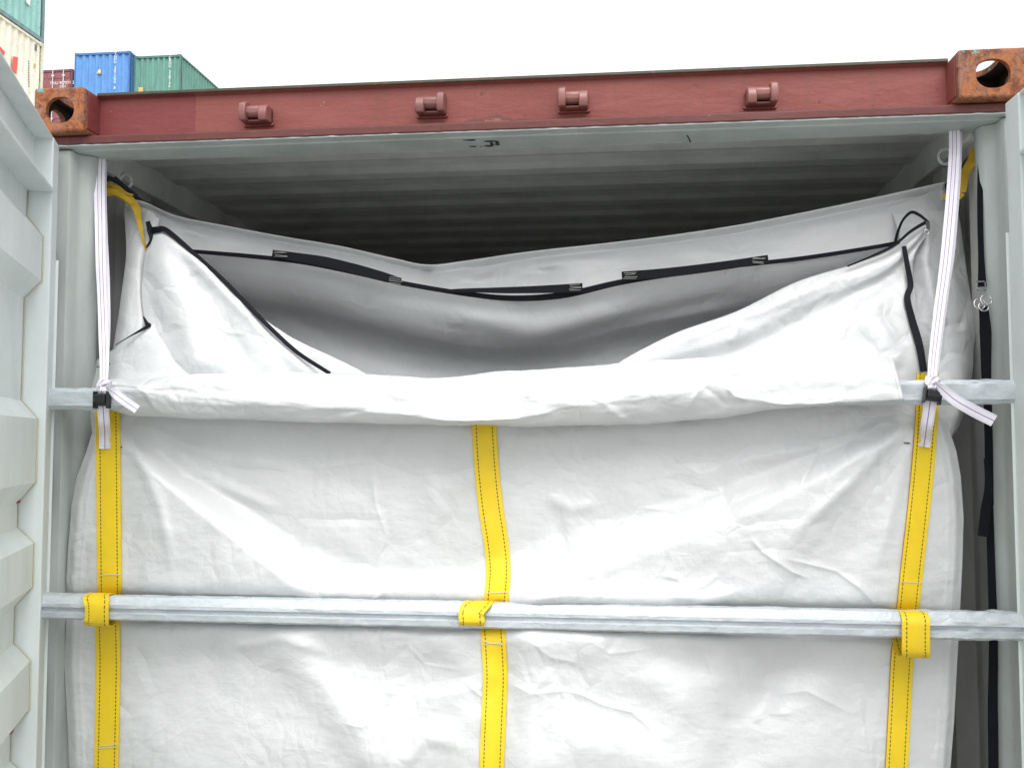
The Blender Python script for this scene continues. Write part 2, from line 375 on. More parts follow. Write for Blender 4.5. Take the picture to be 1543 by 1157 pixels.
cr = MB(); cr.tube([(.445, .07, ZC + .7395), (.452, .095, ZC + .739), (.457, .124, ZC + .7385)], .0016, 6); cr.build('paint_crack', M['rubber'], box)

def oval(cx, cz, w, h, n=28, p=2.6):
    o = []
    for i in range(n):
        t = 2 * math.pi * i / n; c_, s_ = math.cos(t), math.sin(t)
        o.append((cx + w / 2 * math.copysign(abs(c_) ** (2 / p), c_), cz + h / 2 * math.copysign(abs(s_) ** (2 / p), s_)))
    return o
def casting(x0, x1, z0, z1, y0, y1, outer, name='corner_casting', mt=None):
    """hollow corner fitting with oval openings in its front, outer side and top"""
    cb = lambda b: b.build('tmp', M['rust'])
    b = MB(); b.box((x0, y0, z0), (x1, y1, z1)); o = cb(b)
    bm = bmesh.new(); bm.from_mesh(o.data); bmesh.ops.bevel(bm, geom=bm.edges[:], offset=.007, segments=3, affect='EDGES', profile=.5); bm.to_mesh(o.data); bm.free()
    cut = []
    c = MB(); t = .014; c.box((x0 + t, y0 + t, z0 + t), (x1 - t, y1 - t, z1 - t)); cut.append(cb(c))
    xm, zm, ym = (x0 + x1) / 2, (z0 + z1) / 2, (y0 + y1) / 2
    c = MB(); c.prism(oval(xm - outer * .004, zm - .002, .078, .070, p=2.2), lambda p, y: Vector((p[0], y, p[1])), y0 - .02, y0 + .03); cut.append(cb(c))
    c = MB(); c.prism(oval(ym, zm, .07, .055), lambda p, x: Vector((x, p[0], p[1])), xm, xm + outer * .2); cut.append(cb(c))
    c = MB(); top = z1 if z1 > 1 else z0; c.prism(oval(xm, ym, .064, .124), lambda p, z: Vector((p[0], p[1], z)), top - .03, top + .03); cut.append(cb(c))
    for k in cut:
        md = o.modifiers.new('b', 'BOOLEAN'); md.operation = 'DIFFERENCE'; md.solver = 'EXACT'; md.object = k
    dg = bpy.context.evaluated_depsgraph_get(); me = bpy.data.meshes.new_from_object(o.evaluated_get(dg))
    for k in cut + [o]: bpy.data.objects.remove(k)
    me.materials.clear(); me.materials.append(mt or M['rust']); me.materials.append(M['dirt'])
    for f_ in me.polygons:
        c_ = f_.center
        f_.material_index = 1 if (x0 + .010 < c_.x < x1 - .010 and y0 + .010 < c_.y < y1 - .010 and z0 + .010 < c_.z < z1 - .010) else 0  # inside faces get the dark steel, their shade put into the colour
    q = bpy.data.objects.new(name, me); C.objects.link(q); q.parent = box
    return q
cl = casting(XL, -1.098, ZC + .7735, ZC + .891, -.03, .148, -1)
cr_ = casting(1.065, XR, ZC + .7735, ZC + .891, -.03, .148, 1)
# painted inner cheeks of the castings: red side plates
for x0, x1 in ((-1.0978, -1.0955), (1.0625, 1.0648)):
    b = MB(); b.box((x0, -.012, ZC + .785), (x1, .13, ZC + .884)); b.build('casting_cheek', M['red_old'] if x0 > 0 else M['red'], box, bevel=.001)
for x0, x1, s_ in ((XL, -1.06, -1), (1.06, XR, 1)):
    b = MB(); b.box((x0, -.03, 0), (x1, .148, .118)); b.build('corner_casting', M['rust'], box, bevel=.01)

def keeper(px, py, s):
    """cam keeper welded on the beam: base, rounded saddle with a slot below, one tall jaw"""
    p = P(px, py, .046); b = MB()
    def T(v): return Vector((p.x + s * v.x * .86, .046 - v.y, p.z + v.z * .84))
    b.box((-.042, .0, -.026), (.042, .012, .018), T); b.box((-.041, .012, -.027), (.041, .030, -.020), T)
    sad = [(.0, -.015), (.036, -.015), (.044, -.006), (.045, .010), (.038, .019), (.022, .024), (.0, .024)]
    b.prism(sad, lambda q, x: T(Vector((x, q[0], q[1]))), -.030, .020)
    b.prism([(.0, -.026), (.048, -.028), (.056, -.010), (.050, .024), (.030, .036), (.0, .034)], lambda q, x: T(Vector((x, q[0], q[1]))), -.043, -.022)
    b.prism([(.0, -.026), (.046, -.030), (.053, -.012), (.048, .010), (.034, .022), (.0, .024)], lambda q, x: T(Vector((x, q[0], q[1]))), .016, .042)
    b.build('cam_keeper', M['cam_red'], box, bevel=.0045, auto=40)
    w = MB(); pts = []
    for i in range(30):
        x = -.046 + .092 * i / 29; pts.append(T(Vector((x, .002, -.029 + .0015 * math.sin(i * 2.3)))))
    w.tube(pts, [.0035 + .001 * random.random() for _ in pts], 6); w.build('weld_bead', M['red_old'], box, smooth_=True)
for px, py, s in ((391, 176, 1), (652, 163, -1), (865, 155, 1), (1145, 149, -1)): keeper(px, py, s)

# corner posts: a folded profile standing the full height of the opening
post = [(XL, .02), (-1.163, .02), (-1.158, .026), (-1.158, .055), (-1.150, .064), (-1.136, .070), (-1.127, .082), (-1.124, .096), (-1.127, .112), (-1.136, .124), (-1.150, .130), (-1.158, .138), (-1.160, .15), (XL, .15)]
pm = MB(); pm.prism(post, lambda p, z: Vector((p[0], p[1], z)), .118, ZC + .7385); pm.build('corner_post', M['post_paint'], box, auto=50)
pm = MB(); pm.prism([(min(XR, mir(a) + (.027 if b < .125 else .022)), b) for a, b in post][::-1], lambda p, z: Vector((p[0], p[1], z)), .118, ZC + .7385); pm.build('corner_post', M['post_paint'], box, auto=50)
def corr(n_, pitch, depth, flat=.27):
    """trapezoid wave as (distance, offset) points"""
    o = []; s = (.5 - flat) * pitch
    for i in range(n_):
        a = i * pitch; o += [(a, 0), (a + flat * pitch, 0), (a + flat * pitch + s, depth), (a + 2 * flat * pitch + s, depth)]
    return o + [(n_ * pitch, 0)]
ROOF = ZC + .805; LEN = 6.04
for s in (-1, 1):
    pr = [(.135 + a, b) for a, b in corr(21, .278, .036)]
    X = lambda o: XC + s * (HW - .025 - .036 + o)
    g_ = np.array([[(X(o), y, .15) for y, o in pr], [(X(o), y, ROOF - .06) for y, o in pr]]); b = MB(); b.grid(g_); b.build('side_wall', M['inner_paint_shaded'], box, solid=.002)
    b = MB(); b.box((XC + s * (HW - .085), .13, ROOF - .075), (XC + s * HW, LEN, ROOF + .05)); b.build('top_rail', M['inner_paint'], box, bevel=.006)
    b = MB(); b.box((XC + s * (HW - .06), .148, 0), (XC + s * HW, LEN - .15, .16)); b.build('bottom_rail', M['red_old'], box)
pr = [(.128 + a, b) for a, b in corr(28, .209, .008, .3)]
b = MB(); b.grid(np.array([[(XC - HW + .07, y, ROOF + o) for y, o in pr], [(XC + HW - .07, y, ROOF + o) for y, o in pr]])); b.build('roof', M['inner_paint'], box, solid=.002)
b = MB(); b.box((XL + .06, .13, .13), (XR - .06, LEN, .16)); b.build('floor', M['wood_floor'], box)
b = MB(); b.box((XL, .0, .0), (XR, .13, .165)); b.build('sill', M['red_old'], box, bevel=.004)
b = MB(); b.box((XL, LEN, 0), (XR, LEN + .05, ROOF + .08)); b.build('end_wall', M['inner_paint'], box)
# cut-off lashing ring welded high in each rear corner
for s in (-1, 1):
    cx = XC + s * (HW - .10); b = MB(); b.tube([(cx + .018 * math.cos(t), .26, ROOF - .085 + .02 * math.sin(t)) for t in np.linspace(0, 2 * math.pi, 16)], .005, 8); b.build('lashing_ring', M['grey_paint'], box, smooth_=True)

# doors.  s runs from the hinge edge to the free edge, t towards the inner side, z up
def door(H, dvec, nvec, zt, mirror):
    D = lambda v: Vector((H[0] + dvec[0] * v.x + nvec[0] * v.y, H[1] + dvec[1] * v.x + nvec[1] * v.y, v.z))
    zb = .17; Wd = 1.15
    b = MB(); b.box((0, -.075, zb), (.075, 0, zt), D); b.box((Wd - .075, -.075, zb), (Wd, 0, zt), D)      # stiles
    b.box((.0755, -.05, zt - .006), (Wd - .0755, -.001, zt), D); b.box((.0755, -.05, zt - .132), (Wd - .0755, -.044, zt - .0065), D)   # top channel: flange, web
    b.box((.0755, -.072, zt - .142), (Wd - .0755, .004, zt - .1325), D)
    b.box((.0755, -.05, zb), (Wd - .0755, -.002, zb + .12), D)
    fr = b.build('door', M['grey_paint'], box, bevel=.004)
    for q in (.16, .34, .52, .8): pass
    zp = [zt - .139, 2.26, 2.21, 2.10, 2.055, 1.80, 1.755, 1.60, 1.55, 1.49, 1.45, 1.345, 1.30, 1.21, 1.165, 1.05, 1.0, .93, .89, .76, .72, .64, .60, .47, .43, .36, .32, zb + .121]
    tp = [-.055, -.055, -.02, -.02, -.058, -.058, -.02, -.02] ; tp = []
    cyc = [-.058, -.02, -.02, -.058]
    tp = [cyc[i % 4] if i else -.058 for i in range(len(zp))]
    tp = [-.058, -.058, -.02, -.02] + [cyc[(i) % 4] for i in range(len(zp) - 4)]
    tp = []
    for i in range(len(zp)): tp.append(-.058 if i % 4 in (0, 1) else -.02)
    G_ = np.array([[tuple(D(Vector((s_, t_, z_)))) for z_, t_ in zip(zp, tp)] for s_ in np.linspace(.076, Wd - .076, 30)])
    p = MB(); p.grid(G_); p.build('door_panel', M['grey_paint'], fr, solid=.002)
    # rusty caulk bead where panel meets stile
    k = MB(); k.tube([D(Vector((.079, t_ + .003, z_))) for z_, t_ in zip(zp, tp)], .0022, 6); k.build('sealant_bead', M['bead'], fr, smooth_=True)
    gk = MB(); gk.box((-.012, -.036, zb - .01), (-.0005, -.012, zt), D); gk.box((-.004, -.012, zb - .01), (-.0005, .006, zt - .3), D)
    gk.build('door_gasket', M['grey_paint'] if mirror else M['grey_paint'], fr, bevel=.003)
    for zz in (.5, 1.05, 1.6, 2.15):
        h = MB(); h.tube([D(Vector((-.03, -.06, zz - .06))), D(Vector((-.03, -.06, zz + .06)))], .014, 12); h.box((-.03, -.064, zz - .05), (.10, -.051, zz + .05), D); h.build('hinge', M['red_old'], fr)
    return fr
M['bead'] = mat('sealant_bead', (.50, .48, .38), .6)
a = R(22)
door((-1.172, -.012), (math.sin(a), -math.cos(a)), (math.cos(a), math.sin(a)), ZC + .742, 1)
door((1.160, -.045), (.0, -1), (-1, 0), ZC + .752, -1)

# ------------------------------------------------------------------ the bulk liner
liner = empty('bulk_liner', (XC, .4, .17), 'white woven plastic bulk liner with yellow webbing hung in the open container doorway', 'container liner')
YS = lambda Y: np.where(np.asarray(Y, float) < .08, Y, .08 + (np.asarray(Y, float) - .08) * .55)
def mesh_sheet(rows, nu, nv, disp=None, amp=.003, name='panel', mt='sheet', lin=False, sc=14, seed=0):
    g0 = np.array([cat(r, nu) for r in rows]); g1 = cat(g0, nv)     # nv,nu,3 in (px,py,Y)
    px, py, Y = g1[..., 0], g1[..., 1], YS(g1[..., 2])
    w0 = Pn(px, py, Y); X_, Z_ = w0[..., 0] + seed, w0[..., 2] + seed
    h = -amp * (crumple(X_ * sc * .8, Z_ * sc * .8) * .9 - .4) * smooth(.55 + fbm(X_ * 5 + 2, Z_ * 5)) + amp * 1.3 * fbm(X_ * sc * .35 + 7, Z_ * sc * .35)
    if disp is not None: h = h + disp(px, py)
    G_ = Pn(px, py, Y - h); b = MB(); b.grid(G_)
    return b.build(name, M[mt], liner, smooth_=True, solid=.0012)

# ---- front panel
xl_t = np.array([(560,148),(600,150),(640,143),(680,130),(720,115),(760,108),(820,103),(870,100),(930,100),(1000,97),(1100,102),(1157,104),(1300,108),(1700,110)], float)
xr_t = np.array([(560,1395),(600,1405),(640,1428),(680,1441),(720,1448),(780,1452),(850,1450),(930,1446),(1000,1442),(1080,1438),(1157,1432),(1300,1425),(1700,1420)], float)
YBAR = lambda px: 912.5 + (px - 75) * (31.0 / 1460)
cv = np.array([(90,560),(150,590),(190,632),(250,680),(330,738),(450,815),(560,855),(660,862),(760,835),(850,800),(950,772),(1060,742),(1160,708),(1260,665),(1370,612),(1420,590),(1460,560)], float)
CREASES = [ # polyline, height, width, soft
 ([(472,706),(520,700),(559,694)], .003, 5, 0), ([(559,700),(566,760),(583,807),(574,830),(562,856)], .004, 6, 0),
 ([(585,872),(578,892),(558,908)], .005, 6, 0), ([(480,868),(520,874),(560,868)], .005, 10, 1),
 ([(962,764),(1000,768),(1024,773),(1063,766)], .006, 6, 0), ([(1022,773),(1008,820),(995,864)], .003, 4, 0),
 ([(995,865),(1020,872),(1039,889),(1045,915)], .006, 7, 0), ([(1039,889),(1062,882),(1082,865)], .006, 7, 0),
 ([(1130,809),(1150,832),(1169,845),(1195,862),(1222,872)], .007, 5, 0), ([(1183,841),(1220,850),(1260,860),(1295,885),(1323,915)], .006, 5, 0),
 ([(870,1043),(910,1062),(952,1072),(991,1105)], .006, 7, 0), ([(1135,1088),(1159,1074),(1198,1074)], .008, 9, 0),
 ([(1170,1046),(1215,1040),(1284,1075)], .005, 6, 0), ([(1294,1043),(1300,1090),(1308,1145)], .004, 6, 0),
 ([(1058,975),(1078,1030),(1097,1084)], .005, 5, 0), ([(1090,960),(1110,1010),(1128,1060)], -.004, 6, 0),
 ([(770,1030),(800,1045),(850,1040),(900,1052)], .004, 6, 0), ([(790,960),(830,990),(880,1000)], .004, 8, 0),
 ([(560,1100),(580,1060),(592,1035)], .006, 6, 0), ([(575,1085),(582,1120),(584,1160)], .006, 6, 0), ([(520,1090),(545,1095),(570,1080)], .005, 5, 0),
 ([(697,1022),(720,1045),(740,1055)], .005, 7, 0), ([(600,1160),(640,1110),(690,1120)], .007, 14, 1),
 ([(184,1135),(300,1062),(439,972)], .0012, 2, 0), ([(196,1150),(310,1080),(455,982)], .0012, 2, 0),
 ([(880,680),(960,672),(1010,668)], .003, 8, 0), ([(1000,672),(1030,700),(1060,718)], .003, 5, 0),
 ([(820,745),(860,765),(900,760)], .004, 10, 1), ([(830,760),(850,820),(840,850)], -.004, 12, 1),
 ([(200,640),(190,760),(215,900)], -.006, 28, 1), ([(215,660),(300,800),(270,900)], -.005, 40, 1),
 ([(1360,640),(1300,760),(1240,920)], -.007, 40, 1), ([(1340,640),(1180,830),(1150,920)], .006, 26, 1),
 ([(400,940),(470,1020),(525,1081),(600,1190)], .018, 38, 1), ([(1250,955),(1170,1020),(1110,1090),(1120,1200)], -.014, 40, 1),
 ([(640,950),(700,1000),(760,1020)], .008, 26, 1), ([(860,950),(900,1000),(1000,1030),(1060,1090)], .009, 34, 1),
 ([(940,955),(1010,990),(1090,1000)], -.006, 26, 1), ([(300,950),(330,1040),(300,1160)], -.006, 60, 1),
 ([(188,640),(240,760),(262,860)], .004, 9, 1), ([(192,636),(300,716),(430,772)], .004, 10, 1), ([(196,632),(330,690),(480,716)], .003, 8, 1),
 ([(1376,625),(1290,720),(1200,800)], .004, 9, 1), ([(1372,618),(1240,672),(1090,700)], .004, 9, 1), ([(1380,640),(1345,760),(1320,860)], .003, 10, 1),
 ([(1120,960),(1160,1010),(1150,1090)], -.006, 20, 1), ([(330,980),(420,960),(500,985)], .003, 9, 1), ([(610,965),(640,1000),(700,1010)], .003, 6, 0), ([(880,960),(920,985),(990,975)], .003, 7, 0),
 ([(790,905),(860,893),(930,902)], .004, 8, 1), ([(1000,895),(1060,905),(1120,890)], .004, 8, 1), ([(640,700),(660,760),(650,820)], .003, 12, 1),
 ([(640,1180),(700,1080),(690,1020)], .012, 36, 1), ([(800,1190),(850,1110),(980,1140),(1060,1200)], .010, 40, 1),
 ([(230,640),(420,700),(560,720),(700,700)], -.006, 45, 1), ([(780,700),(950,690),(1150,650)], -.006, 40, 1),
]
def panel_h(px, py):
    px = np.asarray(px, float); py = np.asarray(py, float)
    c0 = np.interp(px, cv[:, 0], cv[:, 1])
    d = py - c0
    wv = np.interp(px, [150, 400, 560, 750, 900, 1100, 1300, 1450], [48, 78, 105, 115, 90, 68, 48, 48])
    h = np.interp(px, [100, 300, 560, 800, 950, 1300], [.045, .070, .090, .088, .060, .045]) * smooth(d / wv + .06)
    h = h + .030 * smooth((py - 872) / 40) * smooth((px - 740) / 60) * smooth((1120 - px) / 120) + .012 * smooth(d / 400)
    yb = YBAR(px)
    h = h - .064 * np.exp(-((py - yb) / 20.0) ** 2) * smooth(h / .03)
    h = h - .030 * smooth((py - yb - 5) / 80) + .02 * smooth((py - yb - 70) / 160)
    xl = np.interp(py, xl_t[:, 0], xl_t[:, 1]); xr = np.interp(py, xr_t[:, 0], xr_t[:, 1])
    e_ = np.minimum(px - xl, xr - px); h = h * (.35 + .65 * smooth(e_ / 130.0)) - .02 * (1 - smooth(e_ / 14.0))
    for pts, amp, w_, soft in CREASES: h = h + crease(px, py, pts, amp * (1.5 if soft else .85), w_ * (1 if soft else .7), soft)
    X_, Z_ = px / 620., py / 620.
    h = h + .0070 * fbm(X_ * 4 + 3, Z_ * 4) - .0018 * (crumple(X_ * 7, Z_ * 7) - .45) * smooth(.5 + fbm(X_ * 3, Z_ * 3 + 8)) + .0007 * fbm(X_ * 26, Z_ * 40, 3)
    h = h + .0006 * pnoise(X_ * 6 + 2 * pnoise(Z_ * 5, X_ * 3), Z_ * 52) * smooth((e_ < 150) * 1.0)
    # hem seams along both side edges
    h = h + .0022 * np.exp(-np.abs(e_ - 22) / 2.5)
    return h
PY0 = .045
def panel_pt(px, py, off=0.0): return Pn(px, py, PY0 - panel_h(px, py) - off)
py = np.concatenate([np.linspace(575, 1200, 430), np.linspace(1210, 1900, 24)]); uu = np.linspace(0, 1, 700)
PYg, U = np.meshgrid(py, uu, indexing='ij')
PXg = np.interp(PYg, xl_t[:, 0], xl_t[:, 1]) * (1 - U) + np.interp(PYg, xr_t[:, 0], xr_t[:, 1]) * U
b = MB(); b.grid(panel_pt(PXg, PYg)); b.build('front_panel', M['sheet'], liner, smooth_=True, solid=.0012)

# ---- ribbons
def ribbon(W3, width, name, mt, parent, across=None, th=.0016, v0=0, roll=None, n=None, cup=0):
    W3 = np.asarray(W3, float); k = len(W3)
    T_ = np.gradient(W3, axis=0); T_ /= np.linalg.norm(T_, axis=1)[:, None] + 1e-9
    view = W3 - np.array(CAM); view /= np.linalg.norm(view, axis=1)[:, None]
    A = np.cross(T_, view) if across is None else np.asarray(across, float) * np.ones((k, 1))
    A = A - (A * T_).sum(1)[:, None] * T_; A /= np.linalg.norm(A, axis=1)[:, None] + 1e-9
    # keep a constant side
    for i in range(1, k):
        if (A[i] * A[i - 1]).sum() < 0: A[i] *= -1
    Nn = np.cross(T_, A)
    if roll is not None:
        ro = np.interp(np.linspace(0, 1, k), np.linspace(0, 1, len(roll)), np.radians(roll))[:, None]
        A, Nn = A * np.cos(ro) + Nn * np.sin(ro), Nn * np.cos(ro) - A * np.sin(ro)
    wd = np.interp(np.linspace(0, 1, k), np.linspace(0, 1, len(width)), width) if hasattr(width, '__len__') else np.full(k, width)
    L = v0 + np.concatenate([[0], np.cumsum(np.linalg.norm(np.diff(W3, axis=0), axis=1))])
    us = [0, .25, .5, .75, 1]; vs = []; uvs = []
    for i in range(k):
        for sgn in (1, -1):
            for u in (us if sgn > 0 else us[::-1]):
                vs.append(W3[i] + A[i] * (u - .5) * wd[i] + Nn[i] * (sgn * th / 2)); uvs.append((u, L[i] + .0001))
    m_ = 10; fs = []
    for i in range(k - 1):
        for j in range(m_): fs.append((i*m_+j, i*m_+(j+1) % m_, (i+1)*m_+(j+1) % m_, (i+1)*m_+j))
    fs += [tuple(range(m_))[::-1], tuple(range((k-1)*m_, k*m_))]
    b = MB(); b.add(vs, fs, uvs); return b.build(name, M[mt] if isinstance(mt, str) else mt, parent, auto=45)
def path(pts, n=60, lin=False, ys=False):
    p = cat(pts, n) if not lin else linr(pts, n); return Pn(p[:, 0], p[:, 1], YS(p[:, 2]) if ys else p[:, 2])
def on_panel(pts, n=120, off=.003):
    p = cat(pts, n); return panel_pt(p[:, 0], p[:, 1], off)

# yellow webbing sewn down the panel (thing > webbing > bartack stitches)
def web(pts, w, mt, tacks, name='webbing', n=170):
    p = cat(pts, n); hw = w / 2 * F_PX / 2.36 * .97; us = np.linspace(-1, 1, 9); ker = np.ones(9) / 9
    d = np.gradient(p, axis=0); d /= np.linalg.norm(d, axis=1)[:, None]; nx, ny = d[:, 1], -d[:, 0]
    lay = []
    for off in (.0062, .0030):
        cols = []
        for u in us:
            q = panel_pt(p[:, 0] + nx * u * hw, p[:, 1] + ny * u * hw, off); pad = np.concatenate([np.repeat(q[:1], 4, 0), q, np.repeat(q[-1:], 4, 0)])
            cols.append(np.stack([np.convolve(pad[:, j], ker, 'valid') for j in range(3)], 1))
        lay.append(np.stack(cols, 1))
    ring = np.concatenate([lay[0], lay[1][:, ::-1], lay[0][:, :1]], 1)
    L = np.concatenate([[0], np.cumsum(np.linalg.norm(np.diff(lay[0][:, 4], axis=0), axis=1))]) + .001
    uu_ = np.concatenate([(us + 1) / 2, (us[::-1] + 1) / 2, [0]]); uv = np.stack(np.meshgrid(L, uu_, indexing='ij')[::-1], -1)
    b = MB(); b.grid(ring, uv); o = b.build(name, M[mt], liner, auto=45)
    for (tx0, ty0, tx1, ty1) in tacks:
        t = linr([(tx0, ty0), (tx1, ty1)], 14); q = panel_pt(t[:, 0], t[:, 1], .0080)
        sbm = MB(); sbm.tube(q, .0009, 5); sbm.build('stitching', M['thread'], o)
    return o
wl = web([(162,600),(163,680),(164,800),(165,905)], .062, 'yellow', [(149,866,182,865)])
web([(162,922),(162,945),(163,1000),(162,1060),(160,1157),(159,1230),(159,1500)], .062, 'yellow', [(147,1127,177,1125), (149,1123,176,1121)])
web([(729,620),(730,650),(733,700),(739,760),(748,820),(751,860),(748,900),(744,935)], .062, 'yellow', [(733,893,766,892)])
web([(742,926),(742,940),(745,990),(746,1030),(743,1100),(741,1157),(740,1230),(740,1500)], .062, 'yellow', [(727,970,756,968), (728,966,757,971)])
web([(1398,560),(1396,630),(1391,700),(1383,780),(1374,860),(1368,920)], .058, 'yellow_red', [(1357,876,1390,878)])
web([(1363,935),(1362,965),(1359,1000),(1356,1060),(1351,1157),(1347,1230),(1338,1500)], .058, 'yellow_red', [])
# loops of the webbing round the lower bar
def loop(px0, px1, pys, drop, name='webbing_loop', lean=0):
    """from the panel above the bar, forward over it, down its face and back underneath"""
    yb = YBAR(px1); top = panel_pt(px0, pys, .004); out_ = []
    Yb = -.032
    pts = [(px0, pys - 14, top[1]), (px0, pys, top[1] - .004), (px0 - lean * 3, yb - 20, -.02), (px0 - lean * 9, yb - 17, -.055), (px1, yb - 6, -.074), (px1, yb + 8, -.078),
           (px1, yb + drop * .8, -.074), (px1, yb + drop, -.060), (px1 + lean * 4, yb + drop + 1, -.040), (px1 + lean * 8, yb + drop - 8, -.014), (px1 + lean * 11, yb + drop * .5, .004)]
    p = cat(pts, 70); W3 = Pn(p[:, 0], p[:, 1], p[:, 2]); return ribbon(W3, .060, name, 'yellow', liner, across=(1, 0, .0), th=.0026)
loop(160, 146, 905, 27, lean=1.6)
loop(728, 711, 918, 16, lean=.6)
loop(1364, 1380, 925, 48, lean=-1.4)

# small ink marks beside the straps
for pts in ([(181,673),(184,673.5)], [(1362,667),(1371,667.5)], [(1344,918),(1349,918)]):
    q = linr(pts, 4); b = MB(); b.tube(panel_pt(q[:, 0], q[:, 1], .004), .0014, 5); b.build('pen_mark', M['dark_thread'], liner)

# ---- inner roof sheet seen through the opening
zipc = [(225,374,.36),(300,381,.40),(380,387,.43),(460,396,.46),(540,412,.48),(605,427,.49),(700,443,.50),(775,450,.50),(850,445,.50),(935,426,.49),(1020,413,.47),(1100,402,.45),(1200,391,.43),(1300,376,.40),(1360,364,.38),(1400,352,.37)]
zp_ = np.array(zipc)
def shift(dy, dY, k=None):
    q = zp_.copy(); q[:, 1] += np.interp(q[:, 0], [225, 700, 1400], dy if hasattr(dy, '__len__') else [dy] * 3); q[:, 2] += dY; return q.tolist()
r4 = [(x, 596, .80) for x, y, Y in zipc]
def cavd(px, py):
    h = crease(px, py, [(420,395),(560,490),(700,545),(900,540)], .008, 34, 1) + crease(px, py, [(400,450),(560,530),(760,560)], -.008, 16, 1)
    h += crease(px, py, [(760,560),(900,520),(1100,455),(1300,400)], .009, 30, 1) + crease(px, py, [(800,530),(960,480),(1130,440)], -.012, 12, 1)
    return h + crease(px, py, [(660,470),(800,500),(1000,460)], .012, 20, 1)
mesh_sheet([shift(-1, 0), shift((22, 40, 20), .05), shift((55, 75, 50), .16), shift((90, 100, 90), .36), r4, [(x, 628, 1.0) for x, y, Y in zipc]], 260, 130, cavd, .0040, 'inner_sheet', 'sheet_in', sc=9, seed=3)

# ---- band above the zipper, folding back over the top
sil = [(186,306,.36),(215,310,.40),(262,331,.46),(330,345,.52),(420,362,.58),(510,377,.62),(585,394,.66),(640,405,.68),(700,399,.68),(790,386,.66),(900,374,.63),(1000,362,.60),(1100,347,.56),(1200,328,.52),(1320,303,.47),(1424,280,.42)]
bot = [(222,356,.30)] + zipc[1:-1] + [(1420,345,.34)]
def bandrow(t, f=0.0):
    o = []
    for a_, b_ in zip(sil, bot):
        o.append((a_[0] * (1 - t) + b_[0] * t, a_[1] * (1 - t) + b_[1] * t, a_[2] * (1 - t) + b_[2] * t - f))
    return o
back = [(x, y + 110, Y + 1.3) for x, y, Y in sil]; back2 = [(x, y + 170, Y + 4.0) for x, y, Y in sil]
def bandd(px, py):
    h = crease(px, py, [(640,405),(600,395),(520,385),(430,380)], .010, 10, 1) + crease(px, py, [(640,408),(720,420),(840,395),(960,385)], .012, 9, 1)
    h += crease(px, py, [(700,415),(780,408),(860,412)], -.012, 9, 1) + crease(px, py, [(640,403),(650,420),(668,434)], -.012, 8, 1)
    h += crease(px, py, [(1010,375),(1100,385),(1190,380)], .006, 9, 1) + crease(px, py, [(250,350),(330,372),(420,374)], -.010, 12, 1) + crease(px, py, [(1180,350),(1290,330),(1380,310)], .006, 12, 1)
    return h
mesh_sheet([back2, back, [(x, y + 1, Y + .05) for x, y, Y in sil], bandrow(.12, .012), bandrow(.38, .022), bandrow(.7, .012), bandrow(1)], 320, 90, bandd, .0048, 'top_panel', 'sheet', sc=12, seed=1)

# ---- left cheek and the lower left corner
mesh_sheet([
 [(186,307,.36),(198,309,.35),(212,312,.33),(226,318,.32),(240,330,.32)],
 [(189,345,.33),(200,344,.31),(212,346,.30),(224,350,.29),(236,352,.30)],
 [(190,385,.30),(200,384,.27),(209,385,.26),(217,388,.27),(226,392,.30)],
 [(184,435,.27),(195,433,.24),(205,434,.23),(213,437,.24),(220,440,.28)],
 [(178,478,.24),(190,476,.20),(203,478,.19),(216,484,.19),(226,490,.24)],
 [(172,515,.20),(185,512,.16),(198,508,.15),(212,502,.17),(230,494,.24)],
 [(168,540,.16),(180,535,.13),(195,528,.12),(212,518,.16),(236,506,.24)]], 60, 150, None, .0036, 'side_gusset', seed=5)
mesh_sheet([
 [(168,528,.17),(180,520,.15),(198,508,.14),(214,499,.13),(228,490,.14),(240,480,.17)],
 [(146,543,.16),(168,537,.13),(190,530,.11),(214,520,.10),(240,512,.11),(262,506,.14)],
 [(138,566,.14),(164,562,.10),(195,556,.08),(225,550,.07),(260,542,.08),(300,536,.12)],
 [(128,590,.12),(160,588,.07),(200,584,.05),(250,582,.05),(300,580,.06),(340,578,.10)],
 [(124,625,.12),(150,622,.09),(200,615,.08),(250,612,.08),(300,610,.08),(340,608,.10)],
 [(136,660,.12),(155,658,.10),(200,652,.09),(250,650,.09),(300,650,.09),(340,650,.10)]], 90, 90, None, .003, 'side_gusset', seed=8)

# ---- left door flap
def fl(px, py):
    h = crease(px, py, [(236,352),(258,440),(292,520),(300,570)], .022, 26, 1) + crease(px, py, [(250,350),(330,430),(420,520),(470,566)], .010, 10, 1)
    h += crease(px, py, [(262,370),(300,430),(360,520),(380,570)], -.012, 18, 1) + crease(px, py, [(300,470),(340,500),(372,505)], .004, 6, 0)
    return h + crease(px, py, [(355,440),(370,470),(378,478)], .006, 7, 0)
mesh_sheet([
 [(224,362,.24),(228,354,.235),(234,349,.23),(240,346,.23),(247,349,.235)],
 [(218,392,.23),(232,378,.21),(250,372,.19),(270,373,.18),(286,379,.19)],
 [(214,425,.21),(240,410,.18),(272,404,.16),(304,405,.15),(332,416,.17)],
 [(214,455,.19),(250,445,.155),(290,440,.13),(336,442,.125),(372,460,.15)],
 [(218,482,.17),(262,478,.13),(312,475,.10),(368,480,.10),(410,501,.125)],
 [(226,515,.13),(280,516,.095),(340,515,.08),(405,518,.075),(455,539,.10)],
 [(232,560,.09),(296,560,.07),(368,558,.06),(440,558,.06),(500,566,.08)],
 [(240,606,.09),(306,606,.075),(380,606,.075),(455,606,.075),(530,606,.085)]], 170, 150, fl, .0045, 'door_flap', seed=11)
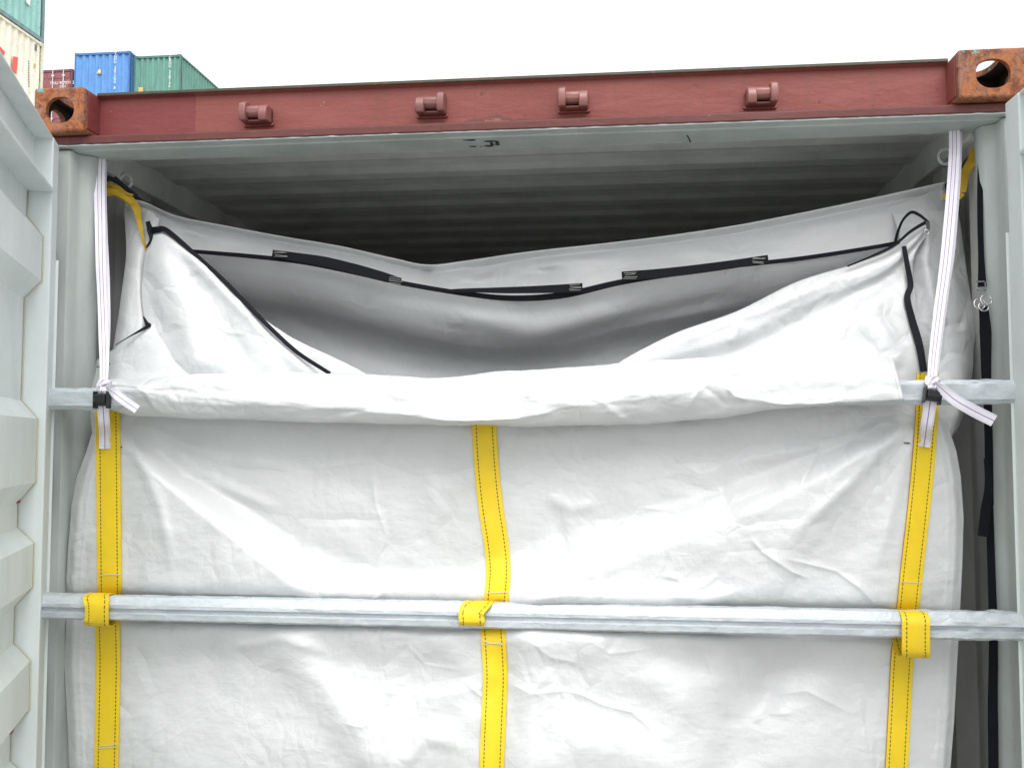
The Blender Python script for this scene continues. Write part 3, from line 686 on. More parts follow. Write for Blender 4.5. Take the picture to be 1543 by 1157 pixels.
# inner layer showing beyond the zipper
mesh_sheet([
 [(380,466,.165),(384,468,.17),(388,474,.18)],
 [(404,494,.15),(412,494,.155),(420,496,.17)],
 [(436,522,.13),(452,516,.14),(462,522,.16)],
 [(470,548,.11),(492,536,.12),(508,541,.15)],
 [(506,572,.09),(534,556,.10),(552,566,.13)],
 [(540,600,.09),(570,580,.10),(590,588,.13)]], 30, 90, None, .003, 'door_flap', seed=14)

# ---- right door flap: rolled rim then a hanging face
top = [(918,560,.13),(945,540,.13),(1020,502,.17),(1110,470,.20),(1200,426,.23),(1290,398,.25),(1345,376,.26),(1397,334,.26)]
def rr(dy, dY, dx=0):
    q = []
    for i, (x, y, Y) in enumerate(top):
        k = min(1, i / 2.5) * (1 if i < 7 else .55) ; q.append((x + dx * (i / 7), y + dy[i] , Y + dY * k))
    return q
def fr_(px, py):
    h = crease(px, py, [(1115,485),(1110,500),(1100,520)], .006, 6, 0) + crease(px, py, [(1010,515),(1060,500),(1110,478),(1180,455),(1280,410)], .006, 8, 1)
    return h + crease(px, py, [(1300,470),(1340,520),(1350,560)], .008, 20, 1) + crease(px, py, [(1180,560),(1260,500),(1330,440)], .010, 22, 1) + crease(px, py, [(1360,400),(1340,470),(1380,560)], -.006, 12, 1)
mesh_sheet([
 rr([30]*8, .12), rr([0]*8, .03),
 rr([4,8,10,11,11,9,8,3], -.03),
 rr([8,20,30,36,34,28,22,9], -.045),
 rr([14,30,52,62,64,46,36,18], -.02),
 [(920,584,.09),(950,580,.08),(1035,568,.10),(1125,552,.125),(1215,520,.15),(1300,480,.17),(1352,440,.19),(1375,400,.24)],
 [(920,600,.08),(950,598,.07),(1040,590,.08),(1130,585,.09),(1225,565,.10),(1312,540,.12),(1370,510,.14),(1388,500,.20)],
 [(920,615,.08),(950,613,.08),(1040,610,.08),(1130,606,.08),(1225,603,.09),(1320,596,.09),(1385,585,.10),(1402,575,.14)]], 230, 130, fr_, .0048, 'door_flap', seed=17)

# ---- right cheek
def ck(px, py):
    return crease(px, py, [(1400,310),(1395,400),(1415,480),(1400,560)], .012, 12, 1) + crease(px, py, [(1440,380),(1455,460),(1440,520)], -.008, 10, 1) + crease(px, py, [(1400,470),(1440,500),(1465,495)], .006, 7, 0) + crease(px, py, [(1420,560),(1450,600),(1440,640)], .006, 9, 1)
mesh_sheet([
 [(1340,310,.42),(1365,303,.40),(1390,294,.39),(1408,286,.40),(1425,281,.42)],
 [(1352,345,.35),(1376,338,.33),(1400,330,.32),(1424,325,.33),(1444,322,.38)],
 [(1358,385,.33),(1380,385,.29),(1405,385,.27),(1430,384,.29),(1453,382,.36)],
 [(1360,430,.30),(1385,432,.25),(1410,432,.23),(1438,432,.25),(1460,430,.33)],
 [(1362,475,.27),(1388,478,.21),(1415,480,.19),(1444,482,.21),(1470,488,.30)],
 [(1370,520,.23),(1394,524,.17),(1420,525,.15),(1446,526,.17),(1467,528,.27)],
 [(1378,565,.19),(1400,566,.13),(1424,567,.11),(1448,566,.14),(1465,562,.24)],
 [(1385,610,.17),(1406,612,.12),(1426,614,.10),(1446,612,.13),(1456,606,.22)],
 [(1385,650,.16),(1404,655,.12),(1418,657,.11),(1434,652,.13),(1446,640,.20)],
 [(1385,690,.14),(1402,688,.12),(1412,682,.115),(1424,672,.13),(1432,662,.18)]], 100, 200, ck, .004, 'side_gusset', seed=21)

# ---- the sheet rolled over the upper bar
st = [ # px, top, crease, bottom, forward
 (158,574,594,612,.028),(175,571,588,618,.034),(200,573,588,624,.042),(240,570,592,627,.05),(300,566,597,630,.056),(372,564,604,632,.058),(450,563,609,634,.062),(520,565,613,636,.066),(580,569,618,637,.07),
 (640,571,626,638,.074),(700,568,632,640,.078),(760,563,630,640,.082),(820,559,618,641,.082),(880,554,605,640,.082),(940,549,600,637,.08),(1000,545,592,634,.078),
 (1050,542,586,631,.076),(1090,539,580,627,.074),(1125,537,596,622,.07),(1170,534,606,617,.066),(1220,533,606,612,.062),(1270,534,604,609,.06),(1320,537,602,606,.058),(1362,542,600,604,.056)]
rows = []
for x, t, c_, b_, f in st:
    m_ = (t + c_) / 2
    f *= .82
    rows.append([(x, t + 46, .075), (x, t + 14, .055), (x, t + 1, .018), (x, t - 1.0, -.014), (x, t + (c_ - t) * .35, -.040 - f * .42), (x, t + (c_ - t) * .75, -.03 - f * .86), (x, c_, -.03 - f),
                 (x, c_ + (b_ - c_) * .35, -.03 - f * .92), (x, c_ + (b_ - c_) * .8, -.03 - f * .6), (x, b_, -.022 - f * .35), (x, b_ + .3, -.006), (x, b_ - 6, .012), (x, b_ - 22, .02)])
def rolld(px, py):
    h = crease(px, py, [(740,583),(800,596),(870,610),(930,625)], .006, 9, 1) + crease(px, py, [(852,586),(900,602),(945,632)], .005, 5, 0)
    h += crease(px, py, [(912,616),(930,626),(945,632)], .006, 4, 0) + crease(px, py, [(1060,582),(1045,600),(1032,624)], .007, 5, 0)
    h += crease(px, py, [(1095,582),(1105,596),(1130,603)], .008, 5, 0) + crease(px, py, [(1060,582),(1080,596),(1098,612)], -.005, 6, 0)
    h += crease(px, py, [(560,600),(620,612),(700,636)], -.005, 10, 1) + crease(px, py, [(200,580),(220,592),(236,618)], .006, 6, 0) + crease(px, py, [(260,575),(340,586),(470,588)], -.004, 8, 1)
    return h
g0 = cat(np.array(rows), 340); g1 = np.transpose(cat(np.transpose(g0, (1, 0, 2)), 96), (1, 0, 2))
px_, py_, Y_ = g1[..., 0], g1[..., 1], g1[..., 2]
ss = np.linspace(0, 12, 96)[None, :] * .045 + px_ * 0; xx = px_ / 600.
k_ = smooth((px_ - 150) / 120.); px_ = px_ - 15 * smooth((px_ - 1240) / 120.) * np.clip((602 - py_) / 62., 0, 1)
h = .0050 * fbm(xx * 6, ss * 9) - .0034 * (crumple(xx * 7, ss * 11) - .4) * k_ + rolld(px_, py_)
front = (Y_ < .0) * 1.0
G_ = Pn(px_, py_ + 2.6 * pnoise(xx * 7, ss * 3) + 1.2 * np.abs(pnoise(xx * 22, ss * 2)), Y_ - h * (.2 + .8 * smooth((.02 - Y_) / .05)))
b = MB(); b.grid(G_); b.build('rolled_sheet', M['sheet'], liner, smooth_=True, solid=.0012)
hem = MB(); hem.tube(G_[-3, 20:80:2] + np.array([.0, -.0015, 0]), .0011, 5); hem.build('hem_seam', M['thread'], liner)

# ---- zippers, hook-and-loop strips
def zipr(pts, w=.013, n=60, name='zipper', lin=False, roll=None): return ribbon(path(pts, n, lin, True) + np.array([0, -.006, 0]), w, name, 'zip', liner, th=.003, roll=roll)
zf = lambda L_, d: [(x, y, Y - d) for x, y, Y in L_]
zipr(zf([(292,379.5,.395)] + zipc[2:-1] + [(1368,352,.36)], .026), [.011, .014, .013, .018, .012, .011, .009], 140)
zipr(zf([(224,335,.29),(229,347,.26),(238,347,.235),(248,346,.23),(262,355,.22),(295,384,.20),(340,425,.175),(380,466,.15),(412,498,.125),(450,532,.10),(498,563,.075)], .022), [.012,.018,.015,.013,.012,.012,.011,.010], 120)
zipr(zf([(228,346,.26),(229,362,.25),(222,374,.25)], .022), [.02, .008, .004], 24)
zipr(zf([(218,478,.17),(223,488,.16),(226,491,.16),(212,499,.14),(196,508,.13),(176,520,.13)], .02), [.004, .010, .010, .006, .003, .002], 50)
zipr(zf([(1361,372,.25),(1366,400,.24),(1371,430,.23),(1366,450,.21),(1374,485,.19),(1384,520,.16),(1391,560,.13)], .030), [.011,.013,.015,.018,.016], 70)
zipr(zf([(1348,366,.36),(1352,350,.34),(1360,332,.31),(1372,321,.29),(1384,325,.27),(1397,335,.25)], .020), [.008,.006,.008,.006], 60)
zipr(zf([(1276,402,.25),(1310,388,.25),(1345,371,.25),(1372,349,.24),(1397,334,.24)], .030), [.004,.006,.007,.009], 60)
# zip puller
b = MB(); q = path([(1395,335,.21),(1396,341,.208),(1396,348,.206)], 8, False, True) - np.array([0, .012, 0]); 
ribbon(q, .009, 'zip_puller', 'plastic', liner, th=.004)
b = MB(); c0 = P(1396, 350, .133); b.tube([c0 + Vector((.0055 * math.cos(t), 0, .0065 * math.sin(t))) for t in np.linspace(0, 2 * math.pi, 14)], .0015, 6); b.build('zip_puller', M['chrome'], liner, smooth_=True)
def velc(pts, w, ends):
    o = ribbon(path(pts, 40, False, True) + np.array([0, -.006, 0]), w, 'hook_strip', 'velcro', liner, th=.004)
    for (x, y, Y) in ends:
        for k in range(4):
            b = MB(); a0, a1 = P(x - 9 + random.uniform(-2, 2), y - 5 + k * 2.6 + random.uniform(-1, 1), float(YS(Y)) - .012), P(x + 9 + random.uniform(-2, 2), y - 5 + k * 2.6 + random.uniform(-2.5, 2.5), float(YS(Y)) - .012)
            b.tube([a0, a1], .00045, 5); b.build('stitching', M['thread'], o)
velc([(412,382,.40),(440,387,.395),(490,395,.40),(540,407,.415),(575,416,.43),(605,424,.445)], [.019,.024,.028,.028,.024,.016], [(422,384,.388),(596,423,.43)])
velc([(668,438.5,.455),(700,438,.45),(760,438,.44),(820,436.5,.44),(878,434,.445)], [.004,.010,.017,.021,.025], [(866,435,.432)])
velc([(937,417,.44),(1000,412,.43),(1060,405,.42),(1110,398,.41),(1157,391,.405)], [.025,.025,.024,.022,.022], [(950,416.5,.425),(1143,393,.392)])
# seam along the left edge of the flap and gusset
for pts in ([(146,553,.13),(158,551,.115),(166,548,.11)],):
    b = MB(); b.tube(path([(x, y, Y - .02) for x, y, Y in pts], 10, False, True), .0012, 5); b.build('stitching', M['dark_thread'], liner)

# ---- yellow ties and black elastic at the two top corners
def tie(pts, w, roll=None, n=40): return ribbon(path(pts, n, False, True), w, 'corner_tie', 'yellow_plain', liner, th=.002, roll=roll)
tie([(150,275,.22),(165,284,.23),(180,292,.24),(195,301,.26),(206,315,.27),(209,330,.265),(213,348,.255)], [.022,.03,.026,.024,.022,.016,.012], [0, 40, 15, -20, 30, 0])
tie([(160,290,.215),(172,290,.22),(186,296,.225),(199,306,.235)], [.022,.018,.014,.010], [20, -30, 10])
tie([(170,278,.235),(180,283,.235),(190,291,.24),(201,294,.25)], [.008,.007,.006,.004])
tie([(209,332,.262),(213,350,.255),(217,366,.26),(221,378,.27)], [.012,.009,.007,.004])
tie([(1472,222,.24),(1467,240,.235),(1459,252,.24),(1452,268,.25),(1449,290,.255)], [.024,.028,.022,.026,.020], [0, 25, -35, 10])
tie([(1449,290,.255),(1441,298,.265),(1430,296,.28),(1420,297,.29)], [.020,.018,.016,.014])
def cord(pts, r, n=40, name='elastic_cord'):
    b = MB(); b.tube(path(pts, n, False, True), r, 8); return b.build(name, M['cord'], liner, smooth_=True)
cord([(163,268,.28),(178,275,.32),(195,288,.37),(212,303,.40),(232,312,.44),(250,322,.47)], .0065)
cord([(172,268,.30),(188,282,.34),(206,296,.39)], .006)
cord([(163,265,.27),(161,290,.27),(160,340,.28),(158,400,.28),(157,540,.26)], .003)
cord([(1474,222,.30),(1455,245,.31),(1448,258,.32),(1425,280,.40),(1412,282,.42)], .005)

# ------------------------------------------------------------------ the two bars
def bar(y_l, y_r, Yc, prof, label, lum=0, sleeve=0, segs=420):
    a0, a1 = P(72, y_l, Yc), P(1540, y_r, Yc)
    zm = (a0.z + a1.z) / 2; x0, x1 = -1.19, 1.175
    root = empty('bulkhead_bar', ((x0 + x1) / 2, Yc, zm), label, 'bar', 'bars across the container doorway')
    b = MB(); n_ = len(prof); xs = np.linspace(x0, x1, segs); Gd = np.zeros((segs, n_ + 1, 3))
    pp = np.array(prof + [prof[0]]); dr = pp / np.linalg.norm(pp, axis=1)[:, None]
    for i, x in enumerate(xs):
        z = a0.z + (a1.z - a0.z) * (x - a0.x) / (a1.x - a0.x)
        ang = np.arctan2(pp[:, 1], pp[:, 0])
        w_ = lum * (fbm(np.full(n_ + 1, x * 16.), np.sin(ang) * 2.2 + np.cos(ang), 3))
        q = pp + dr * (w_ * (1 + sleeve * float(smooth((x - .93) / .06))) + .0012 * sleeve * np.abs(pnoise(np.full(n_ + 1, x * 40.) + pp[:, 1] * 30, pp[:, 0] * 30)) * float(smooth((x - .93) / .04)))[:, None]; Gd[i, :, 0] = x; Gd[i, :, 1] = Yc + q[:, 0]; Gd[i, :, 2] = z + q[:, 1]
    b.grid(Gd); b.build('wrapped_tube', M['wrap'], root, auto=35)
    for x in (x0, x1):
        e_ = MB(); z = a0.z + (a1.z - a0.z) * (x - a0.x) / (a1.x - a0.x); s = -1 if x < 0 else 1
        e_.box((x - .004, Yc - .02, z - .018), (x + .004, Yc + .02, z + .018)); e_.build('end_cap', M['wrap'], root, bevel=.004)
    kids(root); return root
def sub(pts, k=3):
    o = []
    for i in range(len(pts)):
        a_, b_ = pts[i], pts[(i + 1) % len(pts)]
        for j in range(k): o.append((a_[0] + (b_[0] - a_[0]) * j / k, a_[1] + (b_[1] - a_[1]) * j / k))
    return o
upr = sub([(-.020, .026), (-.028, .016), (-.028, -.018), (-.018, -.028), (.018, -.028), (.027, -.018), (.027, .018), (.018, .028)], 3)
low = sub([(-.016, .030), (-.031, .012), (-.031, .004), (-.023, .001), (-.023, -.006), (-.031, -.009), (-.029, -.022), (-.018, -.028), (.016, -.026), (.020, -.02), (.020, .026), (.014, .031)], 3)
bar(601.5, 590, -.026, upr, 'upper of two steel bars, white sheet draped over it, bare at both ends', .0026, .6)
bar(913, 943.5, -.034, low, 'lower of two steel bars, grooved and plastic wrapped, held by yellow webbing loops', .0012, 2.2)

# ------------------------------------------------------------------ white hanging straps
def strap(side):
    if side < 0:
        root = empty('hanging_strap', tuple(P(155, 590, -.06)), 'left white hanging strap, its short tail lying against the rolled sheet', 'strap', 'white straps carrying the upper bar')
        up = [(151,238,.10),(150,262,.095),(150,300,.088),(151,350,.08),(152,400,.06),(154,450,.04),(156,510,.0),(157,550,-.03),(156,576,-.055)]
        ribbon(path(up, 90), [.026,.027,.027,.026,.026,.024,.023,.021,.018], 'strap_web', 'tape2', root, roll=[0, 6, -4, 14, 24, 12, -6, 10])
        ribbon(path([(154,240,.112),(154,300,.105),(155,360,.096),(158,430,.07),(159,500,.03),(157,550,-.01),(156,574,-.04)], 80), [.022,.023,.025,.024,.021,.018], 'strap_web', 'tape', root, roll=[10, -8, 12, 4])
        kx, ky = 157, 582; bx0, by0, bx1, by1 = 154.5, 592, 154, 613
        low_ = [(155,611,-.062),(156,625,-.055),(157,640,-.04),(158,655,-.018),(158,676,.0)]
        tail = [(160,583,-.085),(172,592,-.093),(188,604,-.098),(207,617,-.104)]; tw = [.010,.021,.022,.021]
    else:
        root = empty('hanging_strap', tuple(P(1405, 588, -.06)), 'right white hanging strap with a long loose tail sticking out', 'strap', 'white straps carrying the upper bar')
        up = [(1438,197,.10),(1438,230,.095),(1435,280,.09),(1430,340,.075),(1424,400,.055),(1416,460,.03),(1410,510,.0),(1406,545,-.03),(1404,572,-.055)]
        ribbon(path(up, 90), [.024,.025,.025,.025,.024,.023,.021,.018], 'strap_web', 'tape2', root, roll=[0, -8, 4, 10, 18, 6])
        ribbon(path([(1443,199,.112),(1442,250,.106),(1438,310,.098),(1432,380,.08),(1423,440,.06),(1415,500,.02),(1409,550,-.015),(1406,572,-.04)], 80), [.020,.020,.020,.020,.018,.016], 'strap_web', 'tape', root, roll=[-8, 6, -14, 4])
        kx, ky = 1405, 578; bx0, by0, bx1, by1 = 1406, 586, 1403, 606
        low_ = [(1402,603,-.066),(1399,625,-.058),(1396,645,-.04),(1394,660,-.015),(1392,673,-.002)]
        tail = [(1410,576,-.09),(1420,586,-.098),(1440,603,-.105),(1468,619,-.108),(1498,634,-.112)]; tw = [.010,.022,.025,.027,.027]
    # knot: crossing turns of the tape
    for k, (dx, dy, ax) in enumerate(((0, 0, 20), (1, 1, 110), (-1, 3, 65))):
        c0 = P(kx + dx, ky + dy - 3, -.068); pts = []
        for t in np.linspace(0, 1.75 * math.pi, 26):
            v = Vector((.012 * math.cos(t), -.011 * math.sin(t), .0085 * math.sin(2 * t + k))); v.rotate(Euler((0, R(ax), 0))); pts.append(c0 + v)
        ribbon(np.array(pts), .010, 'knot', 'tape', root, th=.003, roll=[0, 60, -30, 40])
    ribbon(path([(kx - 3, ky, -.078), (kx - 4, ky + 6, -.084), ((bx0 + kx) / 2 - 3, by0 + 1, -.078)], 10), [.008,.011,.016], 'strap_web', 'tape', root)
    ribbon(path([(kx + 3, ky, -.074), (kx + 3, ky + 6, -.080), ((bx0 + kx) / 2 + 4, by0 + 1, -.078)], 10), [.008,.010,.012], 'strap_web', 'tape', root)
    # buckle: black cam buckle body with side cheeks and a lever
    q0, q1 = P(bx0, by0, -.076), P(bx1, by1, -.076); ax_z = (q0 - q1); Lk = ax_z.length; ax_z.normalize(); ax_x = Vector((0, -1, 0)).cross(ax_z).normalized() * -1; ax_y = Vector((0, -1, 0))
    T = lambda v: q1 + ax_x * v.x + ax_y * v.y + ax_z * v.z
    b = MB(); b.box((-.0165, -.008, .002), (.0165, .010, Lk - .002), T); b.box((-.0185, -.010, -.004), (-.0155, .013, Lk + .004), T); b.box((.0155, -.010, -.004), (.0185, .013, Lk + .004), T)
    b.prism([(.010, .006), (.018, .012), (.017, Lk - .006), (.010, Lk - .002)], lambda p, x: T(Vector((x, p[0], p[1]))), -.0145, .0145)
    b.build('buckle', M['plastic'], root, bevel=.0015)
    # lower tape sewn on the webbing
    Wl = path(low_, 40)
    pp = np.array(low_[-2:]); s_ = panel_pt(pp[:, 0], pp[:, 1], .014); ctrl = list(Pn(*np.array(low_[:-2]).T)) + list(s_)
    ribbon(cat(np.array(ctrl), 40), .0265, 'strap_web', 'tape', root)
    for yy in (low_[-1][1] - 4,):
        xq = low_[-1][0] + (3 if side > 0 and yy < low_[-1][1] - 10 else 0); a_ = panel_pt(xq - 7, yy, .0162); c_ = panel_pt(xq + 7, yy, .0162)
        b = MB(); b.tube([a_, c_], .0006, 5); b.build('stitching', M['thread'], root)
    ribbon(path(tail, 36), tw, 'strap_tail', 'tape', root, roll=[60, 25, -5, 8, 0])
    kids(root)
strap(-1); strap(1)

# ------------------------------------------------------------------ black lashing strap in the right post recess
ls = empty('lashing_strap', tuple(P(1483, 440, .16)), 'black strap with wire buckle rings hanging in the shadow beside the right post', 'strap')
ribbon(path([(1478,205,0.095),(1477,260,0.085),(1477,330,0.075),(1479,400,0.070),(1480,432,0.065)], 40), [.010,.013,.013,.020], 'strap_web', 'black_web', ls, roll=[0, 14, -6, 8])
ribbon(path([(1482,462,0.065),(1485,500,0.060),(1486,560,0.055),(1488,600,0.055),(1490,680,0.060),(1491,760,0.060)], 50), [.020,.026,.022,.018,.018,.018], 'strap_web', 'black_web', ls, roll=[0, 12, -8, 4])
ribbon(path([(1486,690,0.045),(1490,730,0.040),(1485,770,0.035),(1481,808,0.035)], 40), [.010,.018,.022,.022], 'strap_tail', 'black_web', ls, roll=[20, -20, 10])
ribbon(path([(1491,760,0.065),(1494,860,0.060),(1497,960,0.060),(1496,1060,0.060),(1497,1180,0.060),(1497,1500,0.060)], 60), [.016,.018,.022,.022], 'strap_web', 'black_web', ls, roll=[4, -10, 8])
for cx, cy, r_ in ((1476, 458, .0125), (1486, 452, .0125), (1482, 462, .011)):
    b = MB(); c0 = P(cx, cy, .05); b.tube([c0 + Vector((r_ * math.cos(t), .004 * math.sin(t), r_ * 1.0 * math.sin(t))) for t in np.linspace(0, 2 * math.pi, 24)], .0018, 8); b.build('ring', M['chrome'], ls, smooth_=True)
b = MB(); c0 = P(1478, 431, .053)
for x0, x1, z0, z1 in ((-.010, .010, .009, .012), (-.010, .010, -.012, -.009), (-.011, -.008, -.012, .012), (.008, .011, -.012, .012)): b.box((c0.x + x0, c0.y - .002, c0.z + z0), (c0.x + x1, c0.y + .002, c0.z + z1))
b.build('buckle', M['chrome'], ls)
kids(ls)

# ------------------------------------------------------------------ container stacks across the yard
def text_mesh(body, size, name, mt, parent, M4, vertical=False):
    cu = bpy.data.curves.new('t', 'FONT'); cu.body = body; cu.size = size; cu.align_x = 'CENTER'; cu.align_y = 'CENTER'; cu.extrude = .002
    cu.space_line = .74 if vertical else 1
    o = bpy.data.objects.new('t', cu); C.objects.link(o); dg = bpy.context.evaluated_depsgraph_get()
    me = bpy.data.meshes.new_from_object(o.evaluated_get(dg)); bpy.data.objects.remove(o)
    me.materials.clear(); me.materials.append(mt); me.transform(M4)
    q = bpy.data.objects.new(name, me); C.objects.link(q); q.parent = parent; return q
M['white_mark'] = mat('white_marking', (.8, .8, .8), .6); M['gold_mark'] = mat('ochre_marking', (.62, .42, .13), .6); M['red_mark'] = mat('red_marking', (.75, .12, .09), .6)
M['dark_mark'] = mat('dark_marking', (.15, .13, .15), .6)
FRONT = Matrix.Rotation(R(90), 4, 'X')                # text lying in XZ, facing -Y
def yard_box(x0, x1, y0, L, z0, H, col, label, side_faces=1, doors=False, frame=None, simple=False):
    """corrugated container: end towards -Y, corrugated sides, frame, fittings"""
    pc = painted('container_paint', col, .04, .3, .55, .1); fc = painted('container_frame', frame or tuple(c * .72 for c in col), .15, .4, .6, .1)
    root = empty('shipping_container', ((x0 + x1) / 2, y0 + L / 2, z0), label, 'container')
    z1 = z0 + H; rz = .12; b = MB(); w = x1 - x0
    # sides
    for X, s in ((x0, -1), (x1, 1)):
        n_ = max(4, int(round((L - .36) / .278))); pr = corr(n_, (L - .36) / n_, .05)
        xx = lambda o: X - s * (.02 + o)
        b.grid(np.array([[(xx(o), y0 + .18 + a, z0 + rz) for a, o in pr], [(xx(o), y0 + .18 + a, z1 - .09) for a, o in pr]]))
    n_ = 8; pr = corr(n_, (w - .12) / n_, .06)
    ends = (y0 + L,) if doors else (y0, y0 + L)
    for Y in ends:
        s = 1 if Y == y0 else -1
        b.grid(np.array([[(x0 + .06 + a, Y + s * (.02 + o), z0 + rz) for a, o in pr], [(x0 + .06 + a, Y + s * (.02 + o), z1 - .11) for a, o in pr]]))
    b.add([(x0 + .05, y0 + .05, z1 - .03), (x1 - .05, y0 + .05, z1 - .03), (x1 - .05, y0 + L - .05, z1 - .03), (x0 + .05, y0 + L - .05, z1 - .03)], [(0, 1, 2, 3)])
    b.add([(x0 + .05, y0 + .05, z0 + .05), (x1 - .05, y0 + .05, z0 + .05), (x1 - .05, y0 + L - .05, z0 + .05), (x0 + .05, y0 + L - .05, z0 + .05)], [(3, 2, 1, 0)])
    b.build('corrugated_wall', pc, root, solid=.004)
    f = MB()
    for X0, X1 in ((x0, x0 + .15), (x1 - .15, x1)):
        for Y0, Y1 in ((y0, y0 + .16), (y0 + L - .16, y0 + L)): f.box((X0 + (.0 if X0 == x0 else .09), Y0 + (0 if Y0 == y0 else .06), z0 + .12), (X1 - (.09 if X0 == x0 else 0), Y1 - (.06 if Y0 == y0 else 0), z1 - .12))
        XX = X0 if X0 == x0 else X1 - .07
        f.box((XX, y0 + .18, z1 - .09), (XX + .07, y0 + L - .18, z1 - .015)); f.box((XX, y0 + .18, z0 + .02), (XX + .07, y0 + L - .18, z0 + .14))
    for Y in (y0, y0 + L - .07): f.box((x0 + .165, Y, z1 - .11), (x1 - .165, Y + .07, z1 - .015)); f.box((x0 + .165, Y, z0 + .02), (x1 - .165, Y + .07, z0 + .13))
    f.build('frame', fc, root)
    for X in (x0 - .005, x1 - .16):
        for Y in (y0 - .005, y0 + L - .175):
            for Z in (z0, z1 - .118): q = MB(); q.box((X, Y, Z), (X + .165, Y + .18, Z + .12)); q.build('corner_casting', fc, root, bevel=.01)
    if doors:
        for s in (0, 1):
            xa = x0 + .10 + s * (w / 2 - .1); q = MB(); q.box((xa + .004, y0 + .03, z0 + .13), (xa + w / 2 - .104, y0 + .07, z1 - .115))
            for k in range(5): q.box((xa + .06, y0 + .012, z0 + .3 + k * .47), (xa + w / 2 - .16, y0 + .028, z0 + .52 + k * .47))
            d_ = q.build('door', pc, root)
            for fx_ in (.27, .73):
                rx = xa + (w / 2 - .1) * fx_; r_ = MB(); r_.tube([(rx, y0 - .03, z0 + .1), (rx, y0 - .03, z1 - .06)], .02, 8)
                for zz in (z0 + .3, z0 + 1.3, z1 - .3): r_.box((rx - .06, y0 - .035, zz - .03), (rx + .06, y0 + .012, zz + .03))
                r_.build('lock_rod', M['inner_paint'], d_)
    return root
yb = lambda d: CAM.y + d
H0 = 2.591
# blue and green end walls side by side, seven high
def stack_under(x0, x1, y0, L, ztop, H, cols, label_fmt):
    z = ztop - H; i = 0; n_ = int(math.ceil(z / H0 - .02)); hh = z / n_
    for i in range(n_):
        col = cols[i % len(cols)]
        yard_box(x0, x1, y0, L, i * hh, hh - .002, col, label_fmt % ('lowest', 'second', 'third', 'fourth', 'fifth', 'sixth', 'seventh')[i])
bx0 = P(111.5, 120, yb(38.5)).x; bx1 = P(195, 120, yb(38.5)).x
zt = P(190, 77, yb(38.5)).z
blue = yard_box(bx0, bx1, yb(38.5), 6.06, zt - H0, H0, (.11, .29, .62), 'bright blue container above the red beam, small triangle mark on its end', frame=(.05, .17, .42))
gx0 = bx1 + .04; gx1 = P(272, 100, yb(38.8)).x; ztg = P(268, 82, yb(38.8)).z
green = yard_box(gx0, gx1, yb(38.8), 12.19, ztg - H0, H0, (.13, .31, .25), 'dark green container beside the bright blue one, its long ribbed side showing', frame=(.08, .2, .16))
mx1 = P(108.5, 120, yb(40.5)).x; mx0 = mx1 - 2.438; ztm = P(104, 104, yb(40.5)).z
maroon = yard_box(mx0, mx1, yb(40.5), 6.06, ztm - H0, H0, (.27, .09, .10), 'maroon container with lock rods, between the cream and the bright blue one', doors=True, frame=(.17, .06, .07))
# cream container with the pale green one on top of it, long side towards the camera axis
cd_ = 25.8; cx = P(65.5, 100, yb(cd_)).x; zc = P(65, 67, yb(cd_)).z
cream = yard_box(cx - 2.438, cx, yb(cd_) - 12.19, 12.19, zc - H0, H0, (.88, .85, .70), 'cream container with a red mark at the far left, under the pale green one', frame=(.78, .74, .58))
pale = yard_box(cx - 2.438, cx, yb(cd_) - 12.19, 12.19, zc + .01, H0, (.30, .56, .52), 'pale green container stacked on top of the cream one', frame=(.2, .3, .32))
MIX = [(.22, .055, .065), (.06, .16, .35), (.30, .12, .05), (.08, .2, .17), (.35, .33, .3)]
for nm, a_ in (('blue', (bx0, bx1, yb(38.5), 6.06, zt)), ('green', (gx0, gx1, yb(38.8), 12.19, ztg)), ('maroon', (mx0, mx1, yb(40.5), 6.06, ztm)), ('cream', (cx - 2.438, cx, yb(cd_) - 12.19, 12.19, zc))):
    random.shuffle(MIX); stack_under(*a_, H0, MIX, '%s container from the ground in the stack under the ' + nm + ' one')
# markings
def vtext(s, px, py, D, size, mt, parent, dy):
    p = P(px, py, yb(D)); text_mesh('\n'.join(s), size, 'marking', mt, parent, Matrix.Translation((p.x, yb(D) - dy, p.z)) @ FRONT, True)
vtext('TGHU 307240 8', 173.5, 107, 38.5, .17, M['white_mark'], blue, .012)
vtext('CBHU 328146 5', 256, 113, 38.8, .17, M['white_mark'], green, .012)
for parent, lines in ((maroon, (('TRLU 907071 2', 104, .21, 88), ('22G1', 94, .14, 126))),):
    p = P(93.5, 125.5, yb(40.5)); text_mesh('TRIU 907071 2', .19, 'marking', M['white_mark'], parent, Matrix.Translation((p.x, yb(40.5) - .005, p.z)) @ FRONT)
    p = P(95, 130.5, yb(40.5)); text_mesh('22G1', .15, 'marking', M['white_mark'], parent, Matrix.Translation((p.x, yb(40.5) - .005, p.z)) @ FRONT)
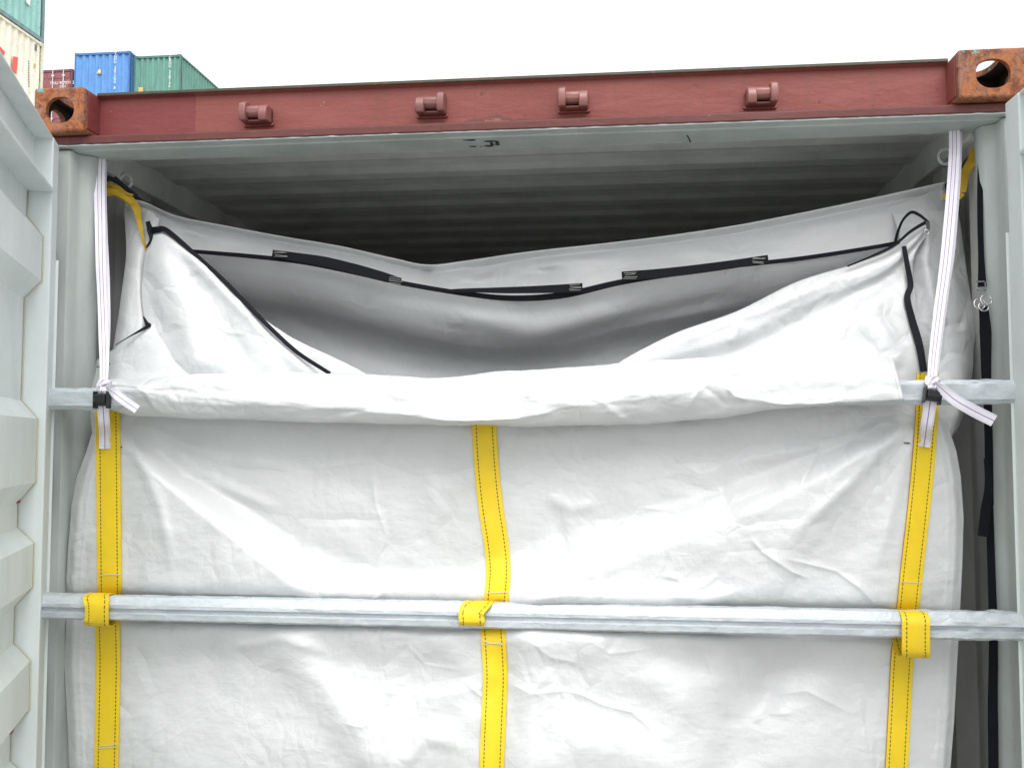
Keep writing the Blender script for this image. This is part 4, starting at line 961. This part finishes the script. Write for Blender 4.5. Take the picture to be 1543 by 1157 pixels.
def flat(pts, D, dy, mt, parent, name='marking'):
    q = [P(x, y, yb(D)) for x, y in pts]; k = len(q); b = MB()
    b.add([(v.x, yb(D) - dy, v.z) for v in q] + [(v.x, yb(D) - dy + .01, v.z) for v in q], [tuple(range(k)), tuple(range(k, 2 * k))[::-1]] + [(i, (i + 1) % k, k + (i + 1) % k, k + i) for i in range(k)]); b.build(name, mt, parent)
flat([(145.5,111.5),(152.5,111.5),(152,106),(149.5,104),(147.5,107)], 38.5, .004, M['gold_mark'], blue)
flat([(148.3,109.5),(151.6,109.5),(150,105)], 38.5, .016, M['white_mark'], blue)
flat([(208.5,132),(215.5,132),(215.5,138.5),(208.5,138.5)], 38.8, .004, M['gold_mark'], green)
def side_pt(px, py):      # on the cream stack's long side
    d = CR @ Vector(((px - 771.5) / F_PX, (578.5 - py) / F_PX, -1)); t = (cx + .004 - CAM.x) / d.x; return CAM + d * t
def side_flat(pts, mt, parent):
    q = [side_pt(x, y) for x, y in pts]; k = len(q); b = MB(); b.add([tuple(v) for v in q] + [(v.x - .012, v.y, v.z) for v in q], [tuple(range(k)), tuple(range(k, 2 * k))[::-1]] + [(i, (i + 1) % k, k + (i + 1) % k, k + i) for i in range(k)]); b.build('marking', mt, parent)
side_flat([(20.5,85),(27.5,87),(25,112),(18.5,104)], M['red_mark'], cream)
side_flat([(0,70),(8,79),(6,84),(0,76)], M['red_mark'], cream)
side_flat([(53.5,67),(56,69),(55.5,78),(53,76)], M['dark_mark'], cream)
side_flat([(51.5,96),(54.5,97),(54,103),(51,102)], M['gold_mark'], cream)
side_flat([(39,0),(46,0),(45,9.5),(42.5,7),(40,4)], M['white_mark'], pale)
for k in range(12):
    y = 92 + k * 3.4; side_flat([(43.4,y),(44.6,y + .4),(44.4,y + 2),(43.2,y + 1.6)], M['dark_mark'], cream)
for r in (blue, green, maroon, cream, pale): kids(r)
for o in [o for o in C.objects if o.parent is None and o.name.startswith('shipping_container')]: kids(o)
kids(box); kids(liner)
